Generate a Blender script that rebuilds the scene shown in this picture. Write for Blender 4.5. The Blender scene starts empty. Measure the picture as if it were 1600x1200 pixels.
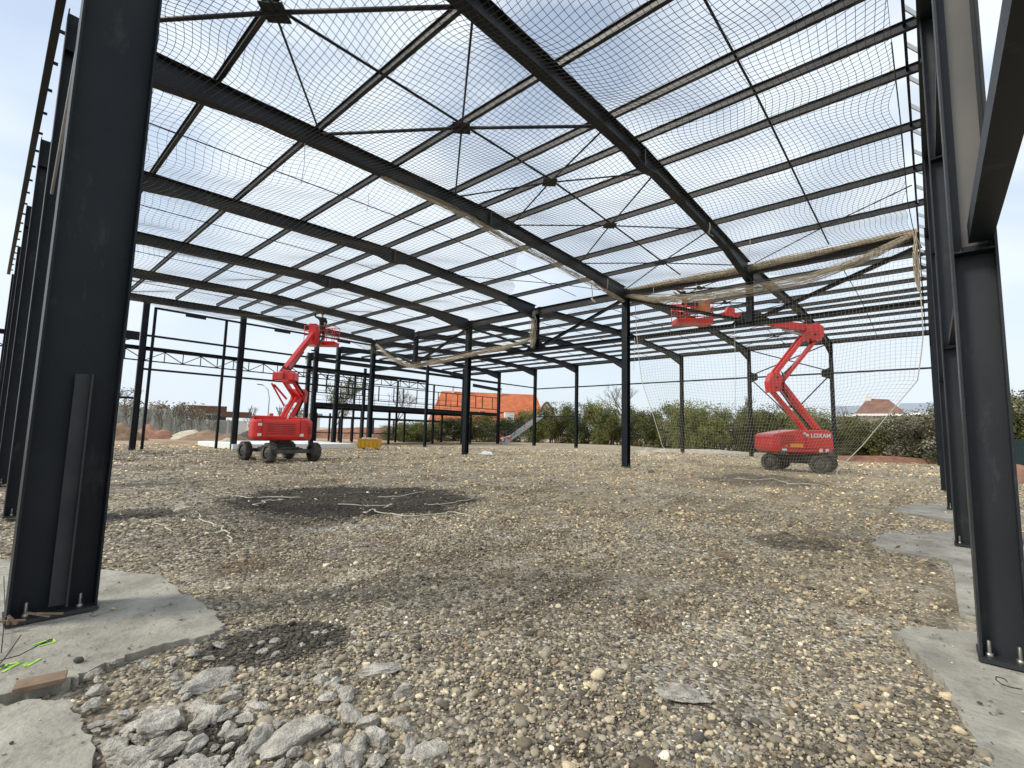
import bpy, bmesh, math, random
import numpy as np
from mathutils import Vector, Matrix
R_ = random.Random(7)
rng = np.random.default_rng(11)
S = bpy.context.scene
COL = S.collection
# ------------------------------------------------------------------ camera
FPX, YAW, PITCH, ROLL, EYE = 735.62, .7285, .1005, .024, 1.6
def _basis():
    cy, sy, cp, sp = math.cos(YAW), math.sin(YAW), math.cos(PITCH), math.sin(PITCH)
    F = np.array([cy*cp, sy*cp, sp]); Rt = np.array([sy, -cy, 0.]); U = np.cross(Rt, F)
    c, s = math.cos(ROLL), math.sin(ROLL)
    return c*Rt+s*U, -s*Rt+c*U, F
RT, UP, FW = _basis()
cd = bpy.data.cameras.new('camera'); cam = bpy.data.objects.new('camera', cd); COL.objects.link(cam)
cd.sensor_width = 36; cd.lens = FPX/1600*36; cd.clip_end = 3000; cd.clip_start = .05
M = Matrix(((RT[0], UP[0], -FW[0], 0), (RT[1], UP[1], -FW[1], 0), (RT[2], UP[2], -FW[2], EYE), (0, 0, 0, 1)))
cam.matrix_world = M; S.camera = cam
def ray(x, y): return FW+RT*(x-800)/FPX-UP*(y-600)/FPX
def G(x, y, z=0.):
    r = ray(x, y); t = (z-EYE)/r[2]; return (float(t*r[0]), float(t*r[1]), z)
def AT(x, y, d):      # point at horizontal distance d along a sight line
    r = ray(x, y); t = d/math.hypot(r[0], r[1]); return (float(t*r[0]), float(t*r[1]), float(EYE+t*r[2]))
# ------------------------------------------------------------------ world, sun, exposure
SUN_EL, SUN_AZ = math.radians(42), math.radians(150)     # azimuth of the sun, from +X towards +Y
w = bpy.data.worlds.new('World'); S.world = w; w.use_nodes = True
nt = w.node_tree; nt.nodes.clear()
def N(t, ty, **k):
    n = t.nodes.new(ty)
    for a, b in k.items(): setattr(n, a, b)
    return n
out = N(nt, 'ShaderNodeOutputWorld'); bg = N(nt, 'ShaderNodeBackground'); bg.inputs[1].default_value = .15
sky = N(nt, 'ShaderNodeTexSky', sky_type='NISHITA', sun_disc=False, sun_elevation=SUN_EL, sun_rotation=math.pi/2-SUN_AZ, air_density=1.2, dust_density=1.2, ozone_density=1.5)
tc = N(nt, 'ShaderNodeTexCoord'); mp = N(nt, 'ShaderNodeMapping'); mp.inputs['Scale'].default_value = (1, 1, 2.2)
nz = N(nt, 'ShaderNodeTexNoise'); nz.inputs['Scale'].default_value = 3.1; nz.inputs['Detail'].default_value = 3.5; nz.inputs['Roughness'].default_value = .42; nz.inputs['Distortion'].default_value = .3
rp = N(nt, 'ShaderNodeValToRGB'); rp.color_ramp.elements[0].position = .33; rp.color_ramp.elements[1].position = .57
rp.color_ramp.elements[0].color = (.24, .24, .24, 1); rp.color_ramp.elements[1].color = (.95, .95, .95, 1)
mx = N(nt, 'ShaderNodeMix', data_type='RGBA'); mx.inputs['B'].default_value = (6.1, 6.55, 6.95, 1)
nt.links.new(tc.outputs['Generated'], mp.inputs[0]); nt.links.new(mp.outputs[0], nz.inputs['Vector']); nt.links.new(nz.outputs[0], rp.inputs[0])
nt.links.new(rp.outputs[0], mx.inputs['Factor']); nt.links.new(sky.outputs[0], mx.inputs['A'])
# pale veil towards the horizon
sx = N(nt, 'ShaderNodeSeparateXYZ'); nt.links.new(tc.outputs['Generated'], sx.inputs[0])
mr = N(nt, 'ShaderNodeMapRange'); mr.inputs['From Min'].default_value = 0.; mr.inputs['From Max'].default_value = .8; mr.inputs['To Min'].default_value = .85; mr.inputs['To Max'].default_value = 0.
nt.links.new(sx.outputs[2], mr.inputs[0])
mx2 = N(nt, 'ShaderNodeMix', data_type='RGBA'); mx2.inputs['B'].default_value = (4.5, 5.05, 5.6, 1)
nt.links.new(mr.outputs[0], mx2.inputs['Factor']); nt.links.new(mx.outputs['Result'], mx2.inputs['A'])
nt.links.new(mx2.outputs['Result'], bg.inputs[0]); nt.links.new(bg.outputs[0], out.inputs[0])
sl = bpy.data.lights.new('sun', 'SUN'); sl.energy = 2.5; sl.angle = math.radians(14); sl.color = (1, .93, .82)
so = bpy.data.objects.new('sun', sl); COL.objects.link(so)
sd = Vector((math.cos(SUN_EL)*math.cos(SUN_AZ), math.cos(SUN_EL)*math.sin(SUN_AZ), math.sin(SUN_EL)))
so.rotation_euler = sd.to_track_quat('Z', 'Y').to_euler(); so.location = (0, 0, 40)
S.view_settings.view_transform = 'Standard'; S.view_settings.look = 'None'; S.view_settings.exposure = 0.22; S.view_settings.gamma = 1
# ------------------------------------------------------------------ materials
def mat(name, col, rough=.6, metal=0., noise=None, bump=0., bscale=20., spec=.5, dust=None):
    m = bpy.data.materials.new(name); m.use_nodes = True; t = m.node_tree; b = t.nodes['Principled BSDF']
    b.inputs['Base Color'].default_value = (*col, 1); b.inputs['Roughness'].default_value = rough; b.inputs['Metallic'].default_value = metal
    b.inputs['Specular IOR Level'].default_value = spec
    g = N(t, 'ShaderNodeNewGeometry')
    if noise:
        col2, sc = noise
        n = N(t, 'ShaderNodeTexNoise'); n.inputs['Scale'].default_value = sc; n.inputs['Detail'].default_value = 5
        r = N(t, 'ShaderNodeValToRGB'); r.color_ramp.elements[0].position = .35; r.color_ramp.elements[1].position = .68
        r.color_ramp.elements[0].color = (*col, 1); r.color_ramp.elements[1].color = (*col2, 1)
        t.links.new(g.outputs['Position'], n.inputs['Vector']); t.links.new(n.outputs[0], r.inputs[0]); t.links.new(r.outputs[0], b.inputs['Base Color'])
    if dust:
        dcol, dsc, dlo, dhi, damt = dust; mpd = N(t, 'ShaderNodeMapping'); mpd.inputs['Scale'].default_value = (1, 1, .35); n3 = N(t, 'ShaderNodeTexNoise'); n3.inputs['Scale'].default_value = dsc; n3.inputs['Detail'].default_value = 9; n3.inputs['Roughness'].default_value = .7
        md = N(t, 'ShaderNodeMapRange'); md.inputs['From Min'].default_value = dlo; md.inputs['From Max'].default_value = dhi; md.inputs['To Max'].default_value = damt; mm = N(t, 'ShaderNodeMix', data_type='RGBA'); mm.inputs['B'].default_value = (*dcol, 1)
        src = b.inputs['Base Color'].links[0].from_socket if b.inputs['Base Color'].links else None
        t.links.new(g.outputs['Position'], mpd.inputs[0]); t.links.new(mpd.outputs[0], n3.inputs['Vector']); t.links.new(n3.outputs[0], md.inputs[0]); t.links.new(md.outputs[0], mm.inputs['Factor'])
        if src: t.links.new(src, mm.inputs['A'])
        else: mm.inputs['A'].default_value = (*col, 1)
        t.links.new(mm.outputs['Result'], b.inputs['Base Color'])
    if bump:
        n2 = N(t, 'ShaderNodeTexNoise'); n2.inputs['Scale'].default_value = bscale; n2.inputs['Detail'].default_value = 6
        bp = N(t, 'ShaderNodeBump'); bp.inputs['Strength'].default_value = bump; bp.inputs['Distance'].default_value = .02
        t.links.new(g.outputs['Position'], n2.inputs['Vector']); t.links.new(n2.outputs[0], bp.inputs['Height']); t.links.new(bp.outputs[0], b.inputs['Normal'])
    return m
STEEL = mat('anthracite_paint', (.006, .010, .014), .46, noise=((.012, .016, .020), 1.7), bump=.05, bscale=60, spec=.28, dust=((.10, .095, .085), 3.2, .58, .80, .55))
STEELG = mat('lighter_anthracite_paint', (.016, .020, .024), .42, noise=((.03, .034, .036), .8), bump=.05, bscale=50, spec=.35, dust=((.12, .11, .095), 4., .56, .8, .6))  # slightly lighter anthracite for the gable columns
STEELP = mat('steel_with_reflected_light', (.10, .095, .085), .45, noise=((.16, .15, .13), .9), dust=((.25, .23, .2), 6., .6, .8, .5))  # same steel, light bounced off the ground put into the colour
STEELD = mat('anthracite_paint_dusty', (.014, .019, .024), .5, noise=((.035, .036, .034), 2.5), bump=.05, bscale=40)
PURL = mat('purlin_paint', (.014, .017, .020), .45, noise=((.032, .033, .033), 1.2), spec=.35)
GALV = mat('galvanised_steel', (.42, .43, .43), .5, .25, noise=((.5, .5, .5), 8))
BOLT = mat('bolt_steel', (.35, .33, .3), .4, .8)
RUST = mat('rusty_steel', (.07, .035, .02), .85, noise=((.16, .07, .03), 14))
RED = mat('red_lift_paint', (.62, .010, .007), .36, noise=((.74, .020, .014), 1.5), dust=((.30, .14, .10), 2.6, .52, .8, .6))
RED.node_tree.nodes['Principled BSDF'].inputs['Coat Weight'].default_value = .3
REDD = mat('dark_red_grille', (.10, .005, .005), .6)
DGREY = mat('dark_grey_chassis', (.045, .045, .045), .6, noise=((.12, .115, .10), 5))
BLACK = mat('black_rubber_hose', (.012, .012, .012), .6)
RUBBER = mat('tyre_rubber', (.03, .028, .026), .85, noise=((.13, .12, .10), 4), bump=.3, bscale=30)
WHITE = mat('white_paint', (.8, .8, .78), .5)
YELLOW = mat('yellow_paint', (.72, .40, .015), .5, noise=((.6, .33, .03), 6))
STICK = mat('orange_sticker', (.85, .35, .02), .5)
CONC = mat('cast_concrete', (.25, .235, .195), .9, noise=((.42, .395, .33), 2.2), bump=.8, bscale=25, dust=((.10, .09, .075), 3.5, .50, .72, .75))
CHUNK = mat('broken_concrete', (.33, .305, .26), .95, noise=((.60, .56, .48), 14), bump=1., bscale=70, dust=((.12, .10, .08), 9, .48, .7, .8))
NET = mat('net_cord', (.055, .05, .04), .9)
NETH = mat('hanging_net_cord', (.40, .36, .27), .95)
NETB = mat('weathered_net_cord', (.13, .115, .085), .95)
NETT = mat('tan_net_cord', (.55, .48, .36), .95)
ROPE = mat('pale_rope', (.62, .58, .47), .95)
WOOD = mat('cut_timber', (.19, .125, .08), .8, noise=((.27, .19, .125), 9))
WIRE = mat('rusty_wire', (.03, .02, .015), .7)
LIME = mat('lime_marking_paint', (.36, .68, .08), .8)
BARK = mat('bark', (.11, .09, .07), .9, noise=((.2, .17, .14), 5))
TWIG = mat('pale_twig', (.13, .11, .085), .9)
TILE = mat('orange_roof_tile', (.50, .12, .045), .8, noise=((.62, .20, .08), .7), dust=((.30, .08, .04), 2.2, .45, .75, .6), bump=.6, bscale=5)
TILEB = mat('brown_roof_tile', (.16, .08, .055), .8, noise=((.26, .13, .09), .9))
PLAST = mat('white_render', (.7, .68, .64), .8)
SLATE = mat('grey_blue_roof', (.27, .31, .35), .6)
GLASS = mat('dark_window_glass', (.04, .05, .06), .1)
BRICKF = mat('brown_fascia', (.14, .065, .04), .8)
FENCEM = mat('grey_green_concrete_panel', (.34, .36, .32), .85, noise=((.5, .51, .46), .8), bump=.4, bscale=4)
POLY = mat('white_insulation_board', (.78, .80, .78), .7)
SKIN = mat('skin', (.45, .26, .18), .6)
CLOTHB = mat('black_work_jacket', (.012, .013, .016), .85)
CLOTHN = mat('navy_work_trousers', (.018, .022, .035), .85)
CLOTHO = mat('brown_work_trousers', (.10, .07, .045), .85)
HAIR = mat('dark_hair', (.02, .014, .01), .8)
ORANGE = mat('orange_plywood', (.62, .30, .10), .6)
GREENF = mat('dark_green_panel', (.01, .035, .035), .5)
DIRT = mat('brown_earth', (.17, .11, .07), .95, noise=((.30, .20, .12), 2.), bump=1., bscale=6)
REDD_SOIL = mat('tile_rubble_earth', (.25, .11, .07), .95, noise=((.36, .20, .13), 3.), bump=1., bscale=9)
PGRAV = mat('pale_gravel', (.42, .37, .28), .95, noise=((.6, .54, .43), 3.), bump=1., bscale=14)
# ------------------------------------------------------------------ mesh helpers
class MB:
    def __init__(s): s.v = []; s.f = []; s.mi = []; s.sm = []; s.cur = 0; s.mats = []
    def m(s, mt):
        if mt not in s.mats: s.mats.append(mt)
        s.cur = s.mats.index(mt); return s
    def add(s, vs, fs, smooth=False):
        o = len(s.v); s.v += [tuple(map(float, p)) for p in vs]
        for f in fs: s.f.append(tuple(i+o for i in f)); s.mi.append(s.cur); s.sm.append(smooth)
        return s
    def box(s, c, d, rot=None, taper=1.):
        hx, hy, hz = d[0]/2, d[1]/2, d[2]/2
        P = [Vector((sx*hx*(taper if sz > 0 else 1), sy*hy*(taper if sz > 0 else 1), sz*hz)) for sz in (-1, 1) for sy in (-1, 1) for sx in (-1, 1)]
        if rot is not None: P = [rot @ p for p in P]
        return s.add([p+Vector(c) for p in P], [(0, 2, 3, 1), (4, 5, 7, 6), (0, 1, 5, 4), (2, 6, 7, 3), (0, 4, 6, 2), (1, 3, 7, 5)])
    def bar(s, a, b, wd, h, up=(0, 0, 1)):
        a, b = Vector(a), Vector(b); d = (b-a); L = d.length
        if L < 1e-6: return s
        z = d/L; u = Vector(up)
        if abs(z.dot(u)) > .98: u = Vector((1, 0, 0))
        x = u.cross(z).normalized(); y = z.cross(x)
        r = Matrix((x, y, z)).transposed()
        return s.box((a+b)/2, (wd, h, L), r)
    def tube(s, pts, r, n=8, cap=True, smooth=True):
        pts = [Vector(p) for p in pts]; rs = r if isinstance(r, (list, tuple)) else [r]*len(pts)
        vs = []; fs = []; prev = None
        for i, p in enumerate(pts):
            d = (pts[min(i+1, len(pts)-1)]-pts[max(i-1, 0)])
            d = d.normalized() if d.length > 1e-9 else Vector((0, 0, 1))
            if prev is None: u = Vector((0, 0, 1)) if abs(d.z) < .9 else Vector((1, 0, 0)); x = u.cross(d).normalized()
            else:
                x = (prev-d*prev.dot(d)); x = x.normalized() if x.length > 1e-6 else Vector((1, 0, 0))
            prev = x; y = d.cross(x)
            for k in range(n):
                a = 2*math.pi*k/n; vs.append(p+(x*math.cos(a)+y*math.sin(a))*rs[i])
        for i in range(len(pts)-1):
            for k in range(n):
                k2 = (k+1) % n; fs.append((i*n+k, i*n+k2, (i+1)*n+k2, (i+1)*n+k))
        if cap: fs.append(tuple(range(n-1, -1, -1))); fs.append(tuple((len(pts)-1)*n+k for k in range(n)))
        return s.add(vs, fs, smooth)
    def prism(s, poly, axis_vec, T=None):     # poly = 3-D loop, extruded by a vector
        n = len(poly); a = [Vector(p) for p in poly]; e = Vector(axis_vec)
        if T is not None: a = [T @ p for p in a]; e = T.to_3x3() @ e
        return s.add(a+[p+e for p in a], [tuple(range(n-1, -1, -1)), tuple(range(n, 2*n))]+[(i, (i+1) % n, (i+1) % n+n, i+n) for i in range(n)])
    def ibeam(s, a, b, h, wd, tf=.015, tw=.01, up=(0, 0, 1)):
        a, b = Vector(a), Vector(b); z = (b-a).normalized(); u = Vector(up); x = u.cross(z).normalized(); y = z.cross(x)
        r = Matrix((x, y, z)).transposed(); L = (b-a).length; c = (a+b)/2
        s.box(c+y*(h/2-tf/2), (wd, tf, L), r); s.box(c-y*(h/2-tf/2), (wd, tf, L), r); s.box(c, (tw, h-2*tf, L), r)
        return s
    def build(s, name, parent=None, mt=None, bevel=0.):
        me = bpy.data.meshes.new(name); me.from_pydata(s.v, [], s.f); 
        for q in (s.mats or [mt]): me.materials.append(q)
        if s.mats: me.polygons.foreach_set('material_index', s.mi)
        me.polygons.foreach_set('use_smooth', s.sm); me.update()
        o = bpy.data.objects.new(name, me); COL.objects.link(o)
        if parent is not None: par(o, parent)
        if bevel:
            b = o.modifiers.new('bevel', 'BEVEL'); b.width = bevel; b.segments = 2; b.limit_method = 'ANGLE'
        return o
def par(o, p):
    o.parent = p
    if not hasattr(par, 'inv'): par.inv = {}
    k = p.name
    if k not in par.inv:
        mw = Matrix.Identity(4); q = p; ch = []
        while q: ch.append(q); q = q.parent
        for q in reversed(ch): mw = mw @ q.matrix_parent_inverse @ q.matrix_basis
        par.inv[k] = mw.inverted()
    o.matrix_parent_inverse = par.inv[k]     # children are modelled in world coordinates
def tag(o, label=None, cat=None, group=None, kind=None):
    if label: o['label'] = label
    if cat: o['category'] = cat
    if group: o['group'] = group
    if kind: o['kind'] = kind
    return o
def thing(name, label, cat, loc=(0, 0, 0), group=None):
    o = bpy.data.objects.new(name, None); o.location = loc; o.empty_display_size = .3; COL.objects.link(o)
    return tag(o, label, cat, group)
def copy_tree(o, parent=None):
    c = o.copy(); COL.objects.link(c)
    if parent is not None: c.parent = parent
    for ch in o.children: copy_tree(ch, c)
    return c
def npmesh(name, V, Fa, nper, mt, parent=None, colors=None, smooth=False, sel=None):
    me = bpy.data.meshes.new(name); V = np.asarray(V, np.float32); Fa = np.asarray(Fa, np.int32)
    nf = len(Fa); me.vertices.add(len(V)); me.vertices.foreach_set('co', V.ravel())
    me.loops.add(nf*nper); me.loops.foreach_set('vertex_index', Fa.ravel()); me.polygons.add(nf)
    me.polygons.foreach_set('loop_start', np.arange(nf, dtype=np.int32)*nper)
    me.polygons.foreach_set('use_smooth', np.full(nf, smooth))
    me.update(calc_edges=True)
    for q in (mt if isinstance(mt, list) else [mt]): me.materials.append(q)
    if sel is not None: me.polygons.foreach_set('material_index', np.asarray(sel, np.int32))
    if colors is not None:
        a = me.color_attributes.new('tint', 'FLOAT_COLOR', 'POINT'); c4 = np.ones((len(V), 4), np.float32); c4[:, :3] = colors; a.data.foreach_set('color', c4.ravel())
    o = bpy.data.objects.new(name, me); COL.objects.link(o)
    if parent is not None: par(o, parent)
    return o
# ------------------------------------------------------------------ ground
def _ell(p):      # an ellipse on the ground from four outline points (left, right, back, front)
    l, r, b_, f_ = [np.array(G(*q)[:2]) for q in p]; c = (l+r)/2; d = r-l; n = b_-f_
    return (float((c[0]+(b_+f_)[0]/2)/2), float((c[1]+(b_+f_)[1]/2)/2), float(np.linalg.norm(d)/2), float(abs(d[0]*n[1]-d[1]*n[0])/np.linalg.norm(d)/2), math.atan2(d[1], d[0]))
DK, BRN = (.022, .020, .018), (.085, .050, .028)
PATCHES = [(*_ell([(338, 783), (755, 783), (590, 754), (520, 806)]), DK, 1.), (*_ell([(300, 1015), (560, 1000), (430, 975), (400, 1050)]), DK, .9), (*_ell([(235, 1190), (380, 1160), (320, 1110), (310, 1260)]), DK, .95),
           (*_ell([(150, 803), (270, 803), (210, 790), (210, 815)]), DK, .8), (*_ell([(1170, 845), (1310, 848), (1240, 832), (1240, 860)]), DK, .6), (*_ell([(330, 880), (430, 876), (380, 868), (380, 890)]), BRN, .55),
           (*_ell([(980, 965), (1060, 962), (1020, 950), (1020, 980)]), BRN, .45), (*_ell([(560, 845), (640, 845), (600, 830), (600, 868)]), BRN, .4), (*_ell([(1100, 742), (1290, 758), (1200, 742), (1190, 762)]), DK, .6)]
def groundmat():
    m = bpy.data.materials.new('gravel_ground'); m.use_nodes = True; t = m.node_tree; b = t.nodes['Principled BSDF']; b.inputs['Roughness'].default_value = .95; b.inputs['Specular IOR Level'].default_value = .2
    g = N(t, 'ShaderNodeNewGeometry'); L = t.links.new
    def noise(sc, det=4, mapping=None):
        n = N(t, 'ShaderNodeTexNoise'); n.inputs['Scale'].default_value = sc; n.inputs['Detail'].default_value = det
        if mapping: mm = N(t, 'ShaderNodeMapping'); mm.inputs['Scale'].default_value = mapping; mm.inputs['Rotation'].default_value = (0, 0, .25); L(g.outputs['Position'], mm.inputs[0]); L(mm.outputs[0], n.inputs['Vector'])
        else: L(g.outputs['Position'], n.inputs['Vector'])
        return n.outputs[0]
    def ramp(x, pts):
        r = N(t, 'ShaderNodeValToRGB'); e = r.color_ramp.elements
        while len(e) < len(pts): e.new(.5)
        for i, (p, c) in enumerate(pts): e[i].position = p; e[i].color = (*c, 1)
        L(x, r.inputs[0]); return r.outputs[0]
    def mix(f, a, bb, blend='MIX'):
        q = N(t, 'ShaderNodeMix', data_type='RGBA', blend_type=blend)
        if isinstance(f, float): q.inputs['Factor'].default_value = f
        else: L(f, q.inputs['Factor'])
        for k, v in (('A', a), ('B', bb)):
            if isinstance(v, tuple): q.inputs[k].default_value = (*v, 1)
            else: L(v, q.inputs[k])
        return q.outputs['Result']
    # pebble cells
    def vor(sc):
        v = N(t, 'ShaderNodeTexVoronoi'); v.inputs['Scale'].default_value = sc; L(g.outputs['Position'], v.inputs['Vector'])
        s = N(t, 'ShaderNodeSeparateColor'); L(v.outputs['Color'], s.inputs[0]); return v.outputs['Distance'], s.outputs[0], s.outputs[1]
    d1, c1, c1b = vor(26); d2, c2, c2b = vor(11)
    peb = ramp(c1, [(0, (.10, .09, .075)), (.3, (.26, .24, .20)), (.6, (.42, .39, .32)), (.85, (.66, .60, .49)), (1, (.9, .85, .74))])
    peb2 = ramp(c2, [(0, (.10, .09, .08)), (.5, (.26, .24, .21)), (.9, (.48, .45, .38)), (1, (.7, .66, .56))])
    c = mix(.28, peb, peb2)
    gap = ramp(d1, [(.0, (1, 1, 1)), (.62, (.9, .9, .9)), (.95, (.4, .38, .36))]); c = mix(.8, c, gap, 'MULTIPLY')
    # fines: sandy tan areas, dark earth areas, tyre streaks
    sand = ramp(noise(.22, 5), [(.42, (0, 0, 0)), (.62, (1, 1, 1))]); c = mix(sand, c, mix(.6, c, (.43, .36, .25)))
    dark = ramp(noise(.55, 6), [(.50, (0, 0, 0)), (.66, (1, 1, 1))]); c = mix(dark, c, mix(.62, c, (.075, .058, .042)))
    brn = ramp(noise(.9, 4), [(.62, (0, 0, 0)), (.70, (1, 1, 1))]); c = mix(brn, c, mix(.5, c, (.16, .075, .035)))
    st = ramp(noise(1.0, 4, (.09, 1.6, 1)), [(.36, (.42, .39, .35)), (.47, (1, 1, 1))]); c = mix(.75, c, st, 'MULTIPLY')
    # lighter fines plus painted-in sunlight in the middle and far parts of the hall, sandy earth outside it
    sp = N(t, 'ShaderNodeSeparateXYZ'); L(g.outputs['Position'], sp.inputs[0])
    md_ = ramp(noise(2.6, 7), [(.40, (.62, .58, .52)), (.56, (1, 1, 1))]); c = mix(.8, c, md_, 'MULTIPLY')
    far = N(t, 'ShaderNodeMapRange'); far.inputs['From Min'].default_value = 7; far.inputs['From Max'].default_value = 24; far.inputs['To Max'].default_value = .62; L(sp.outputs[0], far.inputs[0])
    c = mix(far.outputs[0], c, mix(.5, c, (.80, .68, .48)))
    yo = N(t, 'ShaderNodeMapRange'); yo.inputs['From Min'].default_value = 34; yo.inputs['From Max'].default_value = 38; yo.inputs['To Max'].default_value = .7; L(sp.outputs[1], yo.inputs[0])
    c = mix(yo.outputs[0], c, ramp(noise(.3, 5), [(.35, (.30, .20, .12)), (.6, (.52, .40, .27))]))
    for (cx, cy, rx, ry, an, col_, st_) in PATCHES:
        mp_ = N(t, 'ShaderNodeMapping'); mp_.vector_type = 'TEXTURE'; mp_.inputs['Location'].default_value = (cx, cy, 0); mp_.inputs['Rotation'].default_value = (0, 0, an); mp_.inputs['Scale'].default_value = (rx, ry, 100)
        L(g.outputs['Position'], mp_.inputs[0]); ln = N(t, 'ShaderNodeVectorMath', operation='LENGTH'); L(mp_.outputs[0], ln.inputs[0])
        ad = N(t, 'ShaderNodeMath', operation='MULTIPLY_ADD'); L(noise(2.2, 7), ad.inputs[0]); ad.inputs[1].default_value = .9; L(ln.outputs['Value'], ad.inputs[2])
        mk = ramp(ad.outputs[0], [(0, (1, 1, 1)), (.5, (1, 1, 1))]); rr_ = N(t, 'ShaderNodeMapRange'); rr_.inputs['From Min'].default_value = 1.32; rr_.inputs['From Max'].default_value = 1.52; rr_.inputs['To Min'].default_value = st_; rr_.inputs['To Max'].default_value = 0; L(ad.outputs[0], rr_.inputs[0])
        c = mix(rr_.outputs[0], c, mix(.82, c, col_))
    L(c, b.inputs['Base Color'])
    bp = N(t, 'ShaderNodeBump'); bp.inputs['Strength'].default_value = 1.; bp.inputs['Distance'].default_value = .03; bp.invert = True
    L(d1, bp.inputs['Height'])
    bp2 = N(t, 'ShaderNodeBump'); bp2.inputs['Strength'].default_value = .8; bp2.inputs['Distance'].default_value = .12; L(noise(3, 8), bp2.inputs['Height']); L(bp.outputs[0], bp2.inputs['Normal'])
    L(bp2.outputs[0], b.inputs['Normal'])
    return m
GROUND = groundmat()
def hn(x, y):       # gentle relief of the site
    return .035*np.sin(x*.7+1.3*np.sin(y*.45))*np.sin(y*.62+.8)+.018*np.sin(x*2.3+y*1.1)+.012*np.sin(3.1*y-1.7*x)
def ground():
    xs = np.concatenate([np.array([-900, -300, -120, -60, -30, -15, -9]), np.arange(-6, 50, .35), np.array([52, 56, 62, 75, 100, 150, 300, 900, 1500])])
    ys = np.concatenate([np.array([-900, -300, -100, -50, -25, -12]), np.arange(-8, 48, .35), np.array([50, 55, 62, 75, 100, 150, 300, 900, 1500])])
    X, Y = np.meshgrid(xs, ys, indexing='ij'); near = np.exp(-np.maximum(0, np.maximum(np.abs(X-20)-30, np.abs(Y-18)-30))/4)
    Z = hn(X, Y)*near-.02
    V = np.stack([X.ravel(), Y.ravel(), Z.ravel()], 1); ny = len(ys); i, j = np.meshgrid(np.arange(len(xs)-1), np.arange(ny-1), indexing='ij'); a = (i*ny+j).ravel()
    return tag(npmesh('ground', V, np.stack([a, a+ny, a+ny+1, a+1], 1), 4, GROUND, smooth=True), kind='structure')
ground()
# dark earth spread in the middle of the gravel
def blob(name, pts, z, mt, th=.02, jit=.08, sub=6):
    P = [Vector(p) for p in pts]; out = []
    for i, p in enumerate(P):
        q = P[(i+1) % len(P)]
        for k in range(sub):
            r = p.lerp(q, k/sub); out.append((r.x+R_.uniform(-jit, jit), r.y+R_.uniform(-jit, jit), z))
    return MB().m(mt).prism([(a, b, c-th) for a, b, c in out], (0, 0, th))
DARKS = mat('dark_wet_grit', (.035, .033, .03), .9, noise=((.10, .095, .085), 9), bump=1., bscale=30)
# ------------------------------------------------------------------ concrete footings
PADS = []
def pad(label, pix, z=.018, parent=None):
    P = [G(x, y, z) for x, y in pix]
    o = blob('concrete_footing', P, z, CONC, .4, .022, 9).build('concrete_footing')
    tag(o, label, 'concrete footing', 'concrete footings under the columns'); PADS.append([(p[0], p[1]) for p in P]); return o
padA = pad('broad grey concrete footing under the big front left column, with green paint marks', [(-260, 880), (-60, 868), (250, 898), (283, 925), (335, 955), (352, 975), (330, 992), (240, 1008), (150, 1042), (100, 1066), (-60, 1100), (-330, 1110)])
pad('rough grey concrete slab at the bottom left corner, nearest the viewer', [(-40, 1108), (60, 1092), (112, 1095), (140, 1150), (150, 1260), (40, 1300), (-140, 1290)], .024)
pad('concrete footing under the nearest right gable column, with a bent wire on it', [(1395, 985), (1450, 978), (1500, 988), (1600, 985), (1680, 1000), (1800, 1240), (1560, 1260), (1510, 1130), (1470, 1060), (1420, 1010)])
pad('pale concrete footing under the second gable column on the right', [(1362, 850), (1385, 832), (1440, 829), (1550, 832), (1620, 862), (1560, 930), (1505, 893), (1470, 872), (1400, 862)])
pad('small far concrete footing beside the third gable column on the right', [(1392, 797), (1412, 789), (1480, 788), (1530, 796), (1530, 815), (1490, 816), (1445, 806)])
PADS.append([(5.1, -.8), (5.1, .12), (10.2, .12), (10.2, -.8)])
gb = MB().m(CONC).box((7.65, -.33, -.172), (3.0, .45, .385)).build('concrete_ground_beam', bevel=.02); tag(gb, 'narrow concrete strip joining the footings of the first two right gable columns', 'ground beam')
# lime paint marks drawn on the footing
def mark(pixs, r=.008):
    pm = MB().m(LIME)
    P = [Vector(G(x, y, .0215)) for x, y in pixs]
    for a, b in zip(P[:-1], P[1:]):
        pm.bar(a, b, r*2.4, .003)
    pm.build('paint_mark', padA)
mark([(-6, 1048), (12, 1038), (34, 1034), (20, 1041), (4, 1050)]); mark([(36, 1040), (44, 1036), (40, 1042), (63, 1029)]); mark([(50, 1008), (82, 998), (86, 1003), (60, 1010)], .006)
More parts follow.
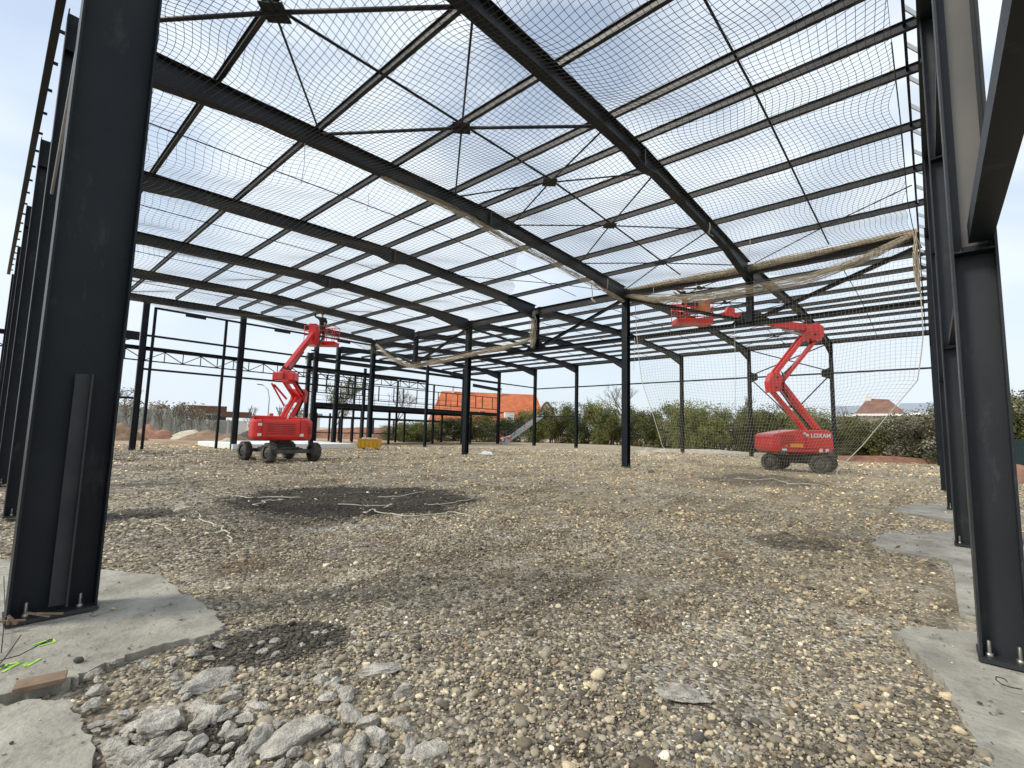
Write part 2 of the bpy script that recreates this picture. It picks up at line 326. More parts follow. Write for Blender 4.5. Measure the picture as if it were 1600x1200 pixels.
# ------------------------------------------------------------------ steel hall
Y0, BAY = -.275, 5.7624
def YJ(j): return Y0+j*BAY
A_X, B_X, C_X, R1, R2 = .5, 21.1, 42.5, 11.2, 31.8
def rt(X):
    if X < R1: return 8.88+(X-.5)*.0364
    if X < 21.1: return 9.27-(X-R1)*.0323
    if X < R2: return 8.95+(X-21.1)*.0327
    return 9.3-(X-R2)*.0327
hall = thing('steel_hall_frame', 'open two span portal frame hall of anthracite steel, still without walls or roof sheets', 'steel frame building', (21, 17, 0))
def column(X, j, h, depth=.5, wd=.28, along='x', label=None, Y=None, name='column', stiff=False, base=True):
    Yc = YJ(j) if Y is None else Y
    b = MB().m(STEELG if along == 'y' else STEEL)
    up = (1, 0, 0) if along == 'x' else (0, 1, 0)
    b.ibeam((X, Yc, .06), (X, Yc, h), depth, wd, .016, .011, up)
    o = b.build(name, hall, bevel=0)
    if label: o['label'] = label
    if base:
        bp = MB().m(STEELD).box((X, Yc, .045), ((depth+.02, wd+.04) if along == 'x' else (wd+.04, depth+.02))+(.03,)).build('base_plate', None); par(bp, o)
        for sx in (-1, 1):
            for sy in (-1, 1):
                p = (X+sx*depth*.3, Yc+sy*wd*.32) if along == 'x' else (X+sx*wd*.32, Yc+sy*depth*.3)
                par(MB().m(BOLT).tube([(*p, .05), (*p, .085), (*p, .086), (*p, .17)], [.024, .024, .012, .012], 6).build('anchor_bolt', None), o)
    return o
# main rows
for j in range(1, 7):
    lab = 'nearest column, thick dark flanges and a stiffener on its web' if j == 1 else None
    o = column(.53 if j == 1 else .6, j, 8.9, .53 if j == 1 else .44, .3, label=lab)
    if j == 1:
        s = MB().m(STEELD).box((.55, 5.41, 1.05), (.10, .012, 1.9)).box((.60, 5.36, 1.05), (.012, .10, 1.9)).build('web_angle', None); par(s, o)
    for zz in (8.15,): par(MB().m(STEEL).box((.53 if j == 1 else .6, YJ(j), zz), (.49 if j == 1 else .41, .27, .014)).build('stiffener_plate', None), o)
for j in (0, 2, 4, 6, 7, 8): column(B_X, j, 8.9, .34, .3, label='middle row column')
for j in range(0, 9): column(C_X, j, 8.95, .36, .24)
# gable columns at the near right end; H section, web across the gable
for X in (5.1, 10.2, 15.4):
    o = column(X, 0, rt(X)-.05, .26, .26, 'y', 'gable end column', Y=-.31)
    if X == 5.1: par(MB().m(STEELP).box((X-.0065, -.325, 5.6), (.003, .15, 4.9)).build('reflected_light_panel', None), o)  # pale sheet over the web paints in reflected light above the shelf
    for zz in (3.08, 6.25):
        g = MB().m(STEEL); g.box((X-.01, -.31, zz), (.24, .225, .014))
        for k in (-1, 1): g.tube([(X-.06, -.31+.07*k, zz+.007), (X-.06, -.31+.07*k, zz+.035)], .016, 6)
        par(g.build('gusset_shelf', None), o)
# far gable
for X, dp_ in ((5.9, .3), (11.15, .34), (16.3, .3)): column(X, 6, rt(X)-.3, dp_, .22, 'x')
for X in (6.35, 10.15): column(X, 6, 8.45, .14, .12, 'x', name='gable_post', base=False)
column(26.8, 6, 7.1, .22, .2, 'x'); column(2.2, 6, 5.2, .16, .14, 'x', name='gable_post', base=False)
g = MB().m(STEEL)
for z, x0, x1 in ((8.42, 6.3, 20.9), (6.72, 5.9, 20.9), (4.73, 5.9, 20.9), (3.0, .8, 5.7)):
    o = MB().m(STEEL).bar((x0, 34.3, z), (x1, 34.3, z), .1, .12).build('girt', hall)
for x in (9.0, 14.3, 19.0): MB().m(STEEL).box((x-.6, 34.22, 8.30), (1.1, .04, .2)).build('cleat_plate', hall)
# lattice girder at the far gable
lt = MB().m(STEEL); lt.ibeam((-.5, 34.75, 6.0), (27, 34.75, 6.0), .22, .3)
lt.build('lattice_top_chord', hall)
MB().m(STEEL).bar((-.5, 34.75, 5.27), (27, 34.75, 5.27), .07, .07).build('lattice_bottom_chord', hall)
lw = MB().m(STEEL); x = -.5; k = 0
while x < 26.5:
    lw.bar((x, 34.75, 5.3), (x, 34.75, 5.9), .045, .045); a, b = ((5.88, 5.3) if k % 2 == 0 else (5.3, 5.88)); lw.bar((x, 34.75, a), (x+.95, 34.75, b), .045, .045); x += .95; k += 1
lw.build('lattice_web', hall)
MB().m(STEEL).box((4.9, 34.2, 6.6), (1.6, .04, .5)).bar((4.2, 34.2, 5.9), (5.6, 34.2, 6.5), .06, .06).build('gusset_plate', hall)
# rafters with haunches
def rafter(j, segs, label=None):
    """segs: list of (X, depth) left to right"""
    Yc = YJ(j); b = MB().m(STEEL); hw = .125; pts = segs
    for (x0, d0), (x1, d1) in zip(pts[:-1], pts[1:]):
        z0, z1 = rt(x0), rt(x1)
        b.prism([(x0, Yc-hw, z0), (x1, Yc-hw, z1), (x1, Yc-hw, z1-.016), (x0, Yc-hw, z0-.016)], (0, 2*hw, 0))
        b.prism([(x0, Yc-hw, z0-d0), (x1, Yc-hw, z1-d1), (x1, Yc-hw, z1-d1-.016), (x0, Yc-hw, z0-d0-.016)], (0, 2*hw, 0))
        b.prism([(x0, Yc-.005, z0-.014), (x1, Yc-.005, z1-.014), (x1, Yc-.005, z1-d1), (x0, Yc-.005, z0-d0)], (0, .01, 0))
    o = b.build('rafter', hall)
    if label: o['label'] = label
    pl = MB().m(STEELD)
    for X, d in ((R1, .52),):
        if pts[0][0] < X < pts[-1][0]: pl.box((X, Yc, rt(X)-d/2), (.05, .2, d+.05))
    if pl.v: par(pl.build('splice_plate', None), o)
    return o
span1 = [(.79, .72), (1.6, .62), (3.7, .41), (10.1, .40), (10.5, .42), (10.95, .52), (11.2, .54), (11.45, .50), (11.9, .38), (18.0, .41), (20.93, .80)]
span2 = [(21.27, .62), (23.2, .38), (30.9, .38), (31.8, .5), (32.7, .38), (39.3, .38), (42.32, .86)]
for j in range(0, 7):
    rafter(j, span1 if j not in (0, 6) else [(.79, .38), (11.2, .4), (20.93, .38)])
for j in range(0, 9): rafter(j, span2)
# purlins: one line each, Z/IPE section on top of the rafters
PX = [.62, 2.75, 5.03, 7.3, 9.52, 10.87, 12.25, 14.46, 16.74, 19.12]
PX2 = [24.7, 26.95, 29.2, 31.45, 32.7, 34.2, 36.2, 38.3, 40.2, 42.3]
for X in PX:
    MB().m(PURL).ibeam((X, -.2, rt(X)+.1), (X, 34.5, rt(X)+.1), .2, .09, .010, .007).build('purlin', hall)
for X in PX2:
    MB().m(PURL).ibeam((X, -.2, rt(X)+.1), (X, 46.2, rt(X)+.1), .2, .09, .010, .007).build('purlin', hall)
# gutter and edge members over row A with small brackets, and over the near gable
MB().m(STEEL).bar((.27, 5.7, 8.98), (.27, 34.5, 8.98), .12, .2).build('eaves_beam', hall)
for k in range(24): MB().m(STEEL).box((.35, 6.0+k*1.2, 8.95), (.1, .05, .05)).build('eaves_bracket', hall)
for X, n in ((42.62, 0),): MB().m(PURL).bar((X, -.2, 8.95), (X, 46, 8.95), .08, .22).build('eaves_beam', hall)
gl = MB().m(STEEL)
for (xa, xb) in ((.5, 11.2), (11.2, 21.1), (21.1, 31.8), (31.8, 42.5)):
    gl.bar((xa, .02, rt(xa)+.12), (xb, .02, rt(xb)+.12), .05, .05)
gl.build('gable_rail', hall)
X = 2.0
while X < 30: MB().m(WHITE).bar((X-.25, .02, rt(X)+.16), (X+.25, -.22, rt(X)+.16), .02, .11, (0, 0, 1)).build('gable_bracket', hall); X += 1.08  # white colour stands in for sunlight on these short rails
# row B: truss carrying every second frame
MB().m(PURL).ibeam((B_X, 0, 8.64), (B_X, 34.3, 8.64), .38, .22, .016, .01).build('truss_top_chord', hall)
MB().m(STEEL).ibeam((B_X, 0, 6.33), (B_X, 34.3, 6.33), .2, .2, .014, .01).build('truss_bottom_chord', hall)
for j in (1, 3, 5):
    o = MB().m(STEEL).ibeam((B_X, YJ(j), 6.4), (B_X, YJ(j), 8.47), .3, .24, .014, .01, (1, 0, 0)).build('truss_post', hall)
    for q in (-1, 1):
        MB().m(STEEL).ibeam((B_X, YJ(j)+q*.25, 6.5), (B_X, YJ(j+q)-q*.25, 8.35), .14, .14, .012, .01).build('truss_diagonal', hall)
    gp = MB().m(STEEL).prism([(B_X-.01, YJ(j)-.75, 6.43), (B_X-.01, YJ(j)+.75, 6.43), (B_X-.01, YJ(j)+.3, 6.85), (B_X-.01, YJ(j)-.3, 6.85)], (.02, 0, 0)); gp.build('gusset_plate', hall)
# roof bracing in the second bay, five crosses with centre plates
CEL = [.6, 5.03, 9.52, 12.25, 16.74, 20.9]
def bracing(jj, cells, Y0_, Y1_, r=.03, half=False):
    for i, (a, b) in enumerate(zip(cells[:-1], cells[1:])):
        zc = rt((a+b)/2)-.06; c = ((a+b)/2, (Y0_+Y1_)/2, zc)
        for P in ((a, Y0_), (b, Y0_), (a, Y1_), (b, Y1_)):
            e = (P[0], P[1], rt(P[0])-.12); MB().m(PURL).tube([c, e], r*(1.35 if (P in ((b, Y0_), (a, Y1_)) and i < 2) else .8), 8).build('roof_brace', hall)
        MB().m(STEEL).box((c[0], c[1], c[2]), (.42, .42, .03), Matrix.Rotation(math.pi/4, 3, 'Z')).box((c[0], c[1], c[2]+.05), (.3, .12, .08)).build('brace_plate', hall)
bracing(1, CEL, YJ(1)+.1, YJ(2)-.1)
bracing(1, [21.4, 25.2, 29.3, 32.6, 36.4, 40.4, 42.3], YJ(1)+.1, YJ(2)-.1, .028)
# sag rods between the purlins at mid bay
for j in range(6):
    ym = YJ(j)+BAY/2; r = .026 if j == 0 else (.03 if j == 1 else .016)
    s = MB().m(STEEL)
    for a, b in zip([.6]+PX[1:], PX[1:]+[20.9]): s.tube([(a, ym, rt(a)+.05), (b, ym, rt(b)+.05)], r, 6)
    s.build('sag_rod', hall)
for j in range(8):
    ym = YJ(j)+BAY/2; s = MB().m(STEEL)
    for a, b in zip(PX2[:-1], PX2[1:]): s.tube([(a, ym, rt(a)+.05), (b, ym, rt(b)+.05)], .018, 6)
    s.build('sag_rod', hall)
MB().m(STEEL).tube([(17.4, .1, rt(17.4)-.05), (19.1, 2.6, rt(19.1)-.02), (20.9, 5.2, rt(20.9)-.1)], .018, 6).build('stay_rod', hall)
MB().m(STEEL).tube([(14.4, 16.9, 9.0), (18.4, 13.4, 8.9), (20.9, 11.4, 8.7)], .016, 6).build('stay_rod', hall)
for y in (17.0, 28.5): MB().m(STEEL).tube([(17.2, y+2.4, rt(17.2)), (20.9, y, 8.6)], .016, 6).build('stay_rod', hall)
# near gable rails
MB().m(STEEL).bar((-4.0, -.35, 3.22), (5.0, -.35, 3.22), .135, .15).build('gable_girt', hall)
for a, b, z in ((5.22, 10.08, 6.33), (5.22, 10.08, 3.17), (10.32, 15.28, 3.17), (10.32, 15.28, 6.33), (15.52, 20.9, 6.33)):
    MB().m(STEEL).bar((a, -.31, z), (b, -.31, z), .1, .1).build('gable_girt', hall)
# row C: girts, eaves and wall bracing
MB().m(STEEL).bar((C_X, -.2, 6.57), (C_X, 34.3, 6.57), .1, .12).build('girt', hall)
MB().m(STEEL).bar((C_X, 28.7, 3.35), (C_X, 34.3, 3.35), .1, .12).build('girt', hall)
def wc(a, b): MB().m(STEEL).bar((C_X-.02, a[0], a[1]), (C_X-.02, b[0], b[1]), .08, .08).build('wall_brace', hall)
a, b = YJ(1)+.15, YJ(2)-.15
wc((a, 6.75), (b, 8.85)); wc((b, 6.75), (a, 8.85)); wc((a, 6.4), (b, .3)); wc((b, 6.4), (a, .3))
for y, s_ in ((a, 1), (b, -1)): MB().m(STEEL).prism([(C_X-.03, y-.1*s_, 6.1), (C_X-.03, y+.5*s_, 6.35), (C_X-.03, y+.5*s_, 6.8), (C_X-.03, y-.1*s_, 7.05)], (.02, 0, 0)).build('gusset_plate', hall)
MB().m(STEEL).bar((C_X, 0, 3.3), (C_X, .0, 3.3), .1, .1) 
# row A: girts and a diagonal tie
MB().m(GALV).tube([(.42, 5.75, 9.3), (.45, 10.9, 5.4)], .02, 6).build('tie_rod', hall)
# columns and beams beyond the far gable (span two goes on)
for (x0, x1, y, z, h) in ((21.2, 42.4, 40.06, 7.55, .25), (21.2, 29, 45.8, 8.3, .28), (21.2, 31.5, 45.8, 7.2, .2), (21.2, 42.4, 45.8, 7.1, .12), (26.8, 42.4, 34.3, 6.7, .1)):
    MB().m(STEEL).ibeam((x0, y, z), (x1, y, z), h, .2, .014, .01).build('far_beam', hall)
for x in (26.2, 31.6, 36.9): column(x, 8, 7.1, .18, .16, name='gable_post', base=False)
MB().m(STEEL).ibeam((38.0, 40.06, 6.9), (42.4, 40.06, 6.7), .35, .2).build('far_beam', hall)
for x in (31.3, 36.5): column(x, 7, 8.7, .2, .18, name='gable_post', base=False)

# ------------------------------------------------------------------ mezzanine behind the hall
mez = thing('mezzanine_platform', 'dark steel mezzanine deck on slim posts with railings, behind the far end of the hall', 'platform', (30, 43, 0))
MB().m(STEEL).ibeam((19.5, 41.0, 3.62), (43.5, 41.0, 3.62), .34, .2).build('deck_beam', mez)
MB().m(STEEL).ibeam((22.6, 47.5, 3.62), (43.5, 47.5, 3.62), .34, .2).build('deck_beam', mez)
dk = MB().m(STEELD).box((33.0, 44.25, 3.83), (21.0, 6.9, .05))
dk.build('deck', mez)
jo = MB().m(STEEL)
for k in range(10): jo.box((23.6+2*k, 44.25, 3.66), (.12, 6.3, .24))
jo.build('deck_joist', mez)
for x in (22.8, 28.05, 33.8, 39.6):
    for y in (41.9, 47.3): MB().m(STEEL).ibeam((x, y, 0), (x, y, 3.45), .18, .18, .014, .012, (1, 0, 0)).build('post', mez)
rl = MB().m(STEEL)
rl.bar((21.4, 40.95, 5.75), (43.5, 40.95, 5.75), .06, .08); rl.bar((21.4, 40.95, 4.3), (43.5, 40.95, 4.3), .06, .08); x = 22.0; k = 0
while x < 43.5: rl.bar((x, 40.95, 4.3), (x, 40.95, 5.75), .09 if k % 2 else .06, .08); x += 1.75 if k % 2 else 1.15; k += 1
rl.build('front_railing', mez)
rl = MB().m(STEEL)
for z in (4.4, 4.9, 5.4): rl.bar((22, 47.3, z), (43.5, 47.3, z), .035, .035)
for k in range(12): rl.bar((22+1.9*k, 47.3, 3.85), (22+1.9*k, 47.3, 5.4), .035, .035)
rl.build('rear_railing', mez)
# window frames of the ground floor facade behind the deck
fac = thing('facade_frame', 'low dark steel framing of door and window openings beneath the mezzanine', 'steel framing', (30, 52, 0))
for (x, z0, z1) in ((25.2, 0, 3.2), (26.8, 0, 3.2), (28.0, 0, 2.6), (29.6, 0, 2.6), (32.5, .9, 2.6), (35.5, .9, 2.6), (40, .9, 2.6), (44.5, .9, 2.6), (46.5, .9, 2.6), (51, .9, 2.6)):
    MB().m(STEEL).bar((x, 52, z0), (x, 52, z1), .2, .15).build('upright', fac)
MB().m(STEEL).bar((25, 52, 2.75), (53, 52, 2.75), .14, .28).build('lintel', fac)
MB().m(STEEL).bar((25, 52, .95), (53, 52, .95), .1, .1).build('sill_rail', fac)
# upper framing seen between the columns behind the left end of the deck
fr = thing('upper_window_frame', 'thin dark rectangular frames between the tall columns left of the deck', 'steel framing', (20, 40, 0))
for z in (4.55, 6.1): MB().m(STEEL).bar((16.6, 39.2, z), (24.0, 39.2, z), .07, .08).build('rail', fr)
for x in (17.2, 18.9, 19.7, 21.8, 23.2): MB().m(STEEL).bar((x, 39.2, 4.55), (x, 39.2, 6.1), .1, .08).build('mullion', fr)
for x in (18.3, 22.9): MB().m(STEEL).ibeam((x, 38.4, 0), (x, 38.4, 7.0), .2, .2, .014, .012, (1, 0, 0)).build('post', fr)
# staircase
stw = thing('metal_staircase', 'straight galvanised metal staircase rising to the right end of the mezzanine deck', 'stairs', (44, 40, 0))
a0, a1 = Vector((43.3, 40.0, .05)), Vector((49.2, 38.6, 3.75)); dv = (a1-a0); hd = Vector((dv.x, dv.y, 0)).normalized(); sd_ = Vector((-hd.y, hd.x, 0))
for q in (-.5, .5):
    MB().m(GALV).bar(a0+sd_*q, a1+sd_*q, .05, .3).build('stringer', stw)
    h = MB().m(STEELD); h.bar(a0+sd_*q+Vector((0, 0, .95)), a1+sd_*q+Vector((0, 0, .95)), .05, .05)
    for k in range(5): p = a0.lerp(a1, k/4)+sd_*q; h.bar(p, p+Vector((0, 0, .95)), .04, .04)
    h.build('handrail', stw)
for k in range(17):
    p = a0.lerp(a1, (k+.5)/17); tr = MB().m(WHITE).box((0, 0, 0), (.24, .94, .04), Matrix.Rotation(math.atan2(hd.y, hd.x), 3, 'Z')); o = tr.build('tread', stw)
    o.matrix_parent_inverse = par.inv[stw.name]; o.location = p
bw = MB().m(RED).bar((42.2, 39.4, .2), (42.2, 39.4, 1.3), .05, .05).bar((43.4, 38.7, .2), (43.4, 38.7, 1.3), .05, .05).bar((42.2, 39.4, 1.1), (43.4, 38.7, .7), .04, .12).m(WHITE).bar((42.2, 39.4, .7), (43.4, 38.7, 1.1), .04, .12).build('barrier'); tag(bw, 'small red and white barrier at the foot of the stairs', 'barrier')
# ------------------------------------------------------------------ nets
def net(P, valid, r, mt, name, label, cat='safety net', group=None, extra=None):
    """P: (n,m,3) grid of knots"""
    n, m_, _ = P.shape; idx = np.arange(n*m_).reshape(n, m_); V = P.reshape(-1, 3); ok = valid.ravel()
    E = np.concatenate([np.stack([idx[:-1].ravel(), idx[1:].ravel()], 1), np.stack([idx[:, :-1].ravel(), idx[:, 1:].ravel()], 1)])
    E = E[ok[E[:, 0]] & ok[E[:, 1]]]
    a, b = V[E[:, 0]], V[E[:, 1]]; d = b-a; L = np.linalg.norm(d, axis=1, keepdims=True)+1e-9; d /= L
    u = np.tile([[.31, .17, .93]], (len(d), 1)); x = np.cross(d, u); x /= np.linalg.norm(x, axis=1, keepdims=True)+1e-9; y = np.cross(d, x)
    vs = []
    for base in (a-d*r, b+d*r):
        for k in range(3):
            t = 2*math.pi*k/3; vs.append(base+(x*math.cos(t)+y*math.sin(t))*r)
    Vv = np.stack(vs, 1).reshape(-1, 3); o = np.arange(len(E))*6
    Fq = np.concatenate([np.stack([o+k, o+(k+1) % 3, o+3+(k+1) % 3, o+3+k], 1) for k in range(3)])
    ob = npmesh(name, Vv, Fq, 4, mt, smooth=True)
    return tag(ob, label, cat, group)
def sm(t): t = np.clip(t, 0, 1); return t*t*(3-2*t)
CELL = .125
xs = np.arange(.95, 20.75, CELL); 
def roofnet(y0, y1, edge, cell=CELL):
    xs = np.arange(.95, 20.9, cell); ys = np.arange(y0, y1, cell); X, Y = np.meshgrid(xs, ys, indexing='ij')
    ph = ((Y-Y0) % BAY)/BAY; sag = np.sin(math.pi*ph)
    Z = 8.34-.28*sag*(.6+.4*np.sin(X*.9+.4*Y))-.07*np.sin(X*1.9+1.1*np.sin(Y*.8))-.05*np.sin(Y*2.3+X*.6)
    Z += .30*np.clip(1-np.abs(X-11)/9, 0, 1)
    Xw = X+.10*np.sin(Y*1.3+.5*X)+.07*np.sin(Y*3.1+X*1.1)*np.exp(-X/8)+.05*np.sin(X*2.2); Yw = Y+.10*np.sin(X*1.15+Y*.3)+.06*np.sin(X*2.7+1.3*Y)
    return X, Y, Xw, Yw, Z
X, Y, Xw, Yw, Z = roofnet(.2, 11.2, None)
# right hand border droops towards the corner
bo = np.clip((X-17.5)/3.3, 0, 1)**2*np.clip(1-Y/2.5, 0, 1); Z = Z-.2*bo
net(np.stack([Xw, np.maximum(Yw, .2), Z], -1), np.ones_like(X, bool), .0050, NET, 'roof_safety_net', 'large fine mesh safety net stretched under the two nearest roof bays', group='safety nets under the roof')
X, Y, Xw, Yw, Z = roofnet(11.25, 34.0, None, .165)
zE = np.interp((Y-Y0)/BAY, [2, 2.6, 3, 4, 5, 5.6, 6], [8.3, 7.6, 6.9, 6.45, 6.2, 7.2, 8.3]); f = sm((X-17.5)/3.3); Z = Z*(1-f)+(zE+.12*np.sin(Y*3))*f
ok = ~((X > 13.2+(Y-11.25)*.9) & (Y < 18.5) & (X < 19.9))
net(np.stack([Xw, Yw, Z], -1), ok, .0045, NETB, 'roof_safety_net', 'tan safety net farther back under the roof, its edge sagging at the middle columns', group='safety nets under the roof')
# hanging net around the truss, reaching the ground in front of the right lift
nv, nu = 62, 82
v = np.linspace(0, 1, nv); u = np.linspace(0, 1, nu); Vv, Uu = np.meshgrid(v, u, indexing='ij')
zz = 7.9*(1-Vv)
yl = np.interp(zz.ravel(), [0, .4, 1.0, 4, 7.9], [7.6, 8.7, 9.5, 10.3, 10.6]).reshape(zz.shape); yr = np.interp(zz.ravel(), [0, .3, 1.3, 3.5, 5, 7.9], [2.5, 2.7, 1.85, .35, .15, .0]).reshape(zz.shape)
yy = yl+(yr-yl)*Uu+.08*np.sin(Uu*21+Vv*6); xx = 20.85-.35*np.sin(Uu*9+Vv*3)*Vv+.35*Vv+.25*np.sin(Uu*17+2*Vv)*Vv; zz = zz-1.0*np.sin(math.pi*Uu)*0+.06*np.sin(Uu*15)+.9*(Vv**2)*0
zz = np.maximum(zz+(.5*np.sin(Uu*7+1)*Vv*(1-Vv)), .03+.02*np.sin(Uu*40))
net(np.stack([xx, yy, zz], -1), np.ones_like(xx, bool), .0040, NETH, 'hanging_safety_net', 'pale tan net hanging loose to the ground in front of the right boom lift')
hn_P = np.stack([xx, yy, zz], -1)
def strands(paths, n, spread, r, mt, name, label, cat, k=26, parent=None, wob=.06, wf=9):
    b = MB().m(mt)
    for path in paths:
        P = [Vector(p) for p in path]
        cum = [0]
        for a, c in zip(P[:-1], P[1:]): cum.append(cum[-1]+(c-a).length)
        for s_ in range(n):
            ox, oy, oz = (R_.gauss(0, spread) for _ in range(3)); f1 = R_.uniform(0, 6); f2 = R_.uniform(.6, 1.4)*wf; pts = []
            for i in range(k+1):
                t = i/k*cum[-1]; q = 0
                while q < len(cum)-2 and cum[q+1] < t: q += 1
                p = P[q].lerp(P[q+1], (t-cum[q])/max(1e-6, cum[q+1]-cum[q])); e = .35+.65*math.sin(math.pi*i/k)
                pts.append(p+Vector((ox, oy, oz))*e+Vector((wob*math.sin(f1+f2*i/k), wob*math.sin(f1*2+f2*1.3*i/k), wob*math.sin(1+f1+f2*1.7*i/k)*.8)))
            b.tube(pts, r*R_.uniform(.7, 1.3), 4, cap=False)
    return tag(b.build(name, parent), label, cat)
strands([[(20.85, 11.0, 8.45), (20.8, 9.6, 8.05), (20.8, 7.6, 7.75), (20.8, 5.5, 7.7), (20.8, 3.4, 7.75), (20.8, 1.4, 8.2), (20.85, .15, 8.75)]], 60, .14, .0055, NETT, 'gathered_net', 'gathered tan net swagged from the middle column to the right end of the truss', 'safety net', 30)
strands([[(20.92, 10.9, 8.80), (20.9, 6.2, 8.68), (20.92, .1, 8.86)]], 60, .075, .006, NETT, 'gathered_net', 'rolled tan net lying along the top chord of the truss', 'safety net', 30, wob=.04)
strands([[(20.85, .1, 8.85), (20.75, .12, 7.6), (20.8, .1, 6.7)]], 30, .045, .009, NETT, 'gathered_net', 'twisted tan net bundle hanging down at the far gable column', 'safety net', 14, wob=.03)
strands([[(20.9, 33.6, 8.4), (20.8, 31.4, 7.1), (20.8, 28.5, 6.15), (20.8, 25, 6.35), (20.8, 22.8, 6.5), (20.8, 19, 6.7), (20.8, 17, 7.0)]], 34, .12, .006, NETT, 'gathered_net', 'long tan net border sagging below the truss at the back of the hall', 'safety net', 34)
strands([[(20.75, 17.0, 8.6), (20.72, 17.0, 7.6), (20.72, 17.0, 6.5)]], 26, .09, .009, NETT, 'gathered_net', 'tan net wrapped round the hanging truss post right of the front middle column', 'safety net', 12)
strands([[(6.8, 11.1, 8.55), (9.9, 11.05, 8.6), (13.0, 11.1, 8.45), (15.5, 11.05, 8.35), (18.0, 11.1, 8.3), (20.6, 11.1, 8.15)]], 24, .05, .007, NETT, 'gathered_net', 'seam of gathered tan net along the underside of the second rafter', 'safety net', 40, wob=.05)
# border ropes
def rope(pts, r, label, cat='rope', name='rope', mt=ROPE, n=5, wob=0., group=None, parent=None):
    b = MB().m(mt).tube([Vector(p)+Vector((R_.uniform(-wob, wob), R_.uniform(-wob, wob), R_.uniform(-wob, wob)*.2)) for p in pts], r, n)
    o = b.build(name, parent); return tag(o, label, cat, group) if not parent else o
rope([hn_P[i, 0] for i in range(0, nv)], .016, 'thin pale edge rope down the left side of the hanging net')
rope([hn_P[i, -1] for i in range(0, nv)], .018, 'thin pale edge rope down the right side of the hanging net')
rope([(10.0, .2, 8.55), (13, .18, 8.4), (16.3, .2, 8.2), (18.5, .15, 8.25), (20.7, .12, 8.7)], .012, 'dark border cord along the right edge of the roof net', mt=NET)
for k, (x, y, z, l) in enumerate([(4.6, 11.0, 8.4, 1.0), (7.0, 12.1, 8.5, .55), (17.0, 9.9, 8.1, .5), (16.4, 4.2, 8.2, .5), (20.8, 7.6, 8.4, .5), (12.2, 11.4, 8.4, .6), (19.0, 8.8, 8.0, .5), (20.7, 6.0, 6.3, 3.6), (20.75, 10.6, 6.3, 1.6)]):
    rope([(x, y, z), (x+.03, y+.02, z-l*.5), (x, y+.05, z-l)], .008, 'thin loose white tie cord dangling from the roof net', group='loose tie cords hanging under the roof')
kn = [(14.6, 4.9, 8.25), (14.62, 4.88, 8.1), (14.7, 4.95, 7.95), (14.66, 4.8, 7.8), (14.6, 4.95, 7.95), (14.55, 4.85, 8.15)]
rope(kn, .01, 'white knotted cord loop on the net below the fourth right purlin')
rope([(17.3, 10.9, 8.1), (17.3, 10.85, 7.8), (17.4, 10.9, 7.5), (17.5, 10.8, 7.35), (17.35, 10.8, 7.3), (17.3, 10.9, 7.5)], .02, 'thick tan rope end knotted beneath the second rafter', mt=NETT)
# ------------------------------------------------------------------ boom lifts
def frame_T(origin, ux, uy=None):
    ux = Vector(ux).normalized(); uz = Vector((0, 0, 1)); uy = uz.cross(ux)
    return Matrix(((ux.x, uy.x, 0, origin[0]), (ux.y, uy.y, 0, origin[1]), (0, 0, 1, origin[2]), (0, 0, 0, 1)))
def tb(T, b): b.v = [tuple(T @ Vector(v)) for v in b.v]; return b
def wheel(T, x, y, parent, steer=0.):
    W = T @ Matrix.Translation((x, y, .42)) @ Matrix.Rotation(steer, 4, 'Z'); n = 28; b = MB().m(RUBBER)
    prof = [(-.15, .27), (-.165, .36), (-.13, .405), (0, .415), (.13, .405), (.165, .36), (.15, .27)]
    vs = []; fs = []
    for k in range(n):
        a = 2*math.pi*k/n
        for (yy_, r) in prof: vs.append((r*math.cos(a), yy_, r*math.sin(a)))
    m_ = len(prof)
    for k in range(n):
        for q in range(m_-1): fs.append((k*m_+q, k*m_+q+1, ((k+1) % n)*m_+q+1, ((k+1) % n)*m_+q))
    b.add(vs, fs, True)
    for k in range(22):
        a = 2*math.pi*k/22
        for sgn in (-1, 1):
            a2 = a+(.14 if sgn > 0 else 0); r = Matrix.Rotation(-a2, 3, 'Y') @ Matrix.Rotation(.45*sgn, 3, 'X')
            b.box((.418*math.cos(a2), .075*sgn, .418*math.sin(a2)), (.035, .16, .05), r)
    wo = thing_part('wheel', tb(W, b), parent)
    rim = MB().m(DGREY); 
    for sgn in (-1, 1): rim.tube([(0, sgn*.02, 0), (0, sgn*.10, 0), (0, sgn*.14, 0)], [.275, .265, .12], 20)
    rim.tube([(0, -.17, 0), (0, .17, 0)], .07, 12)
    for k in range(6): rim.tube([(.13*math.cos(k*1.047), -.15, .13*math.sin(k*1.047)), (.13*math.cos(k*1.047), .15, .13*math.sin(k*1.047))], .012, 6)
    par(tb(W, rim).build('rim', None), wo)
def thing_part(name, b, parent, bevel=0., label=None):
    o = b.build(name, None, bevel=bevel); par(o, parent)
    if label: o['label'] = label
    return o
def boxpath(b, T, pts, wd, h, off=0.):
    for a, c in zip(pts[:-1], pts[1:]): b.bar((a[0], off, a[1]), (c[0], off, c[1]), wd, h, (0, 1, 0)) if False else b.bar((a[0], off, a[1]), (c[0], off, c[1]), h, wd, (0, 1, 0))
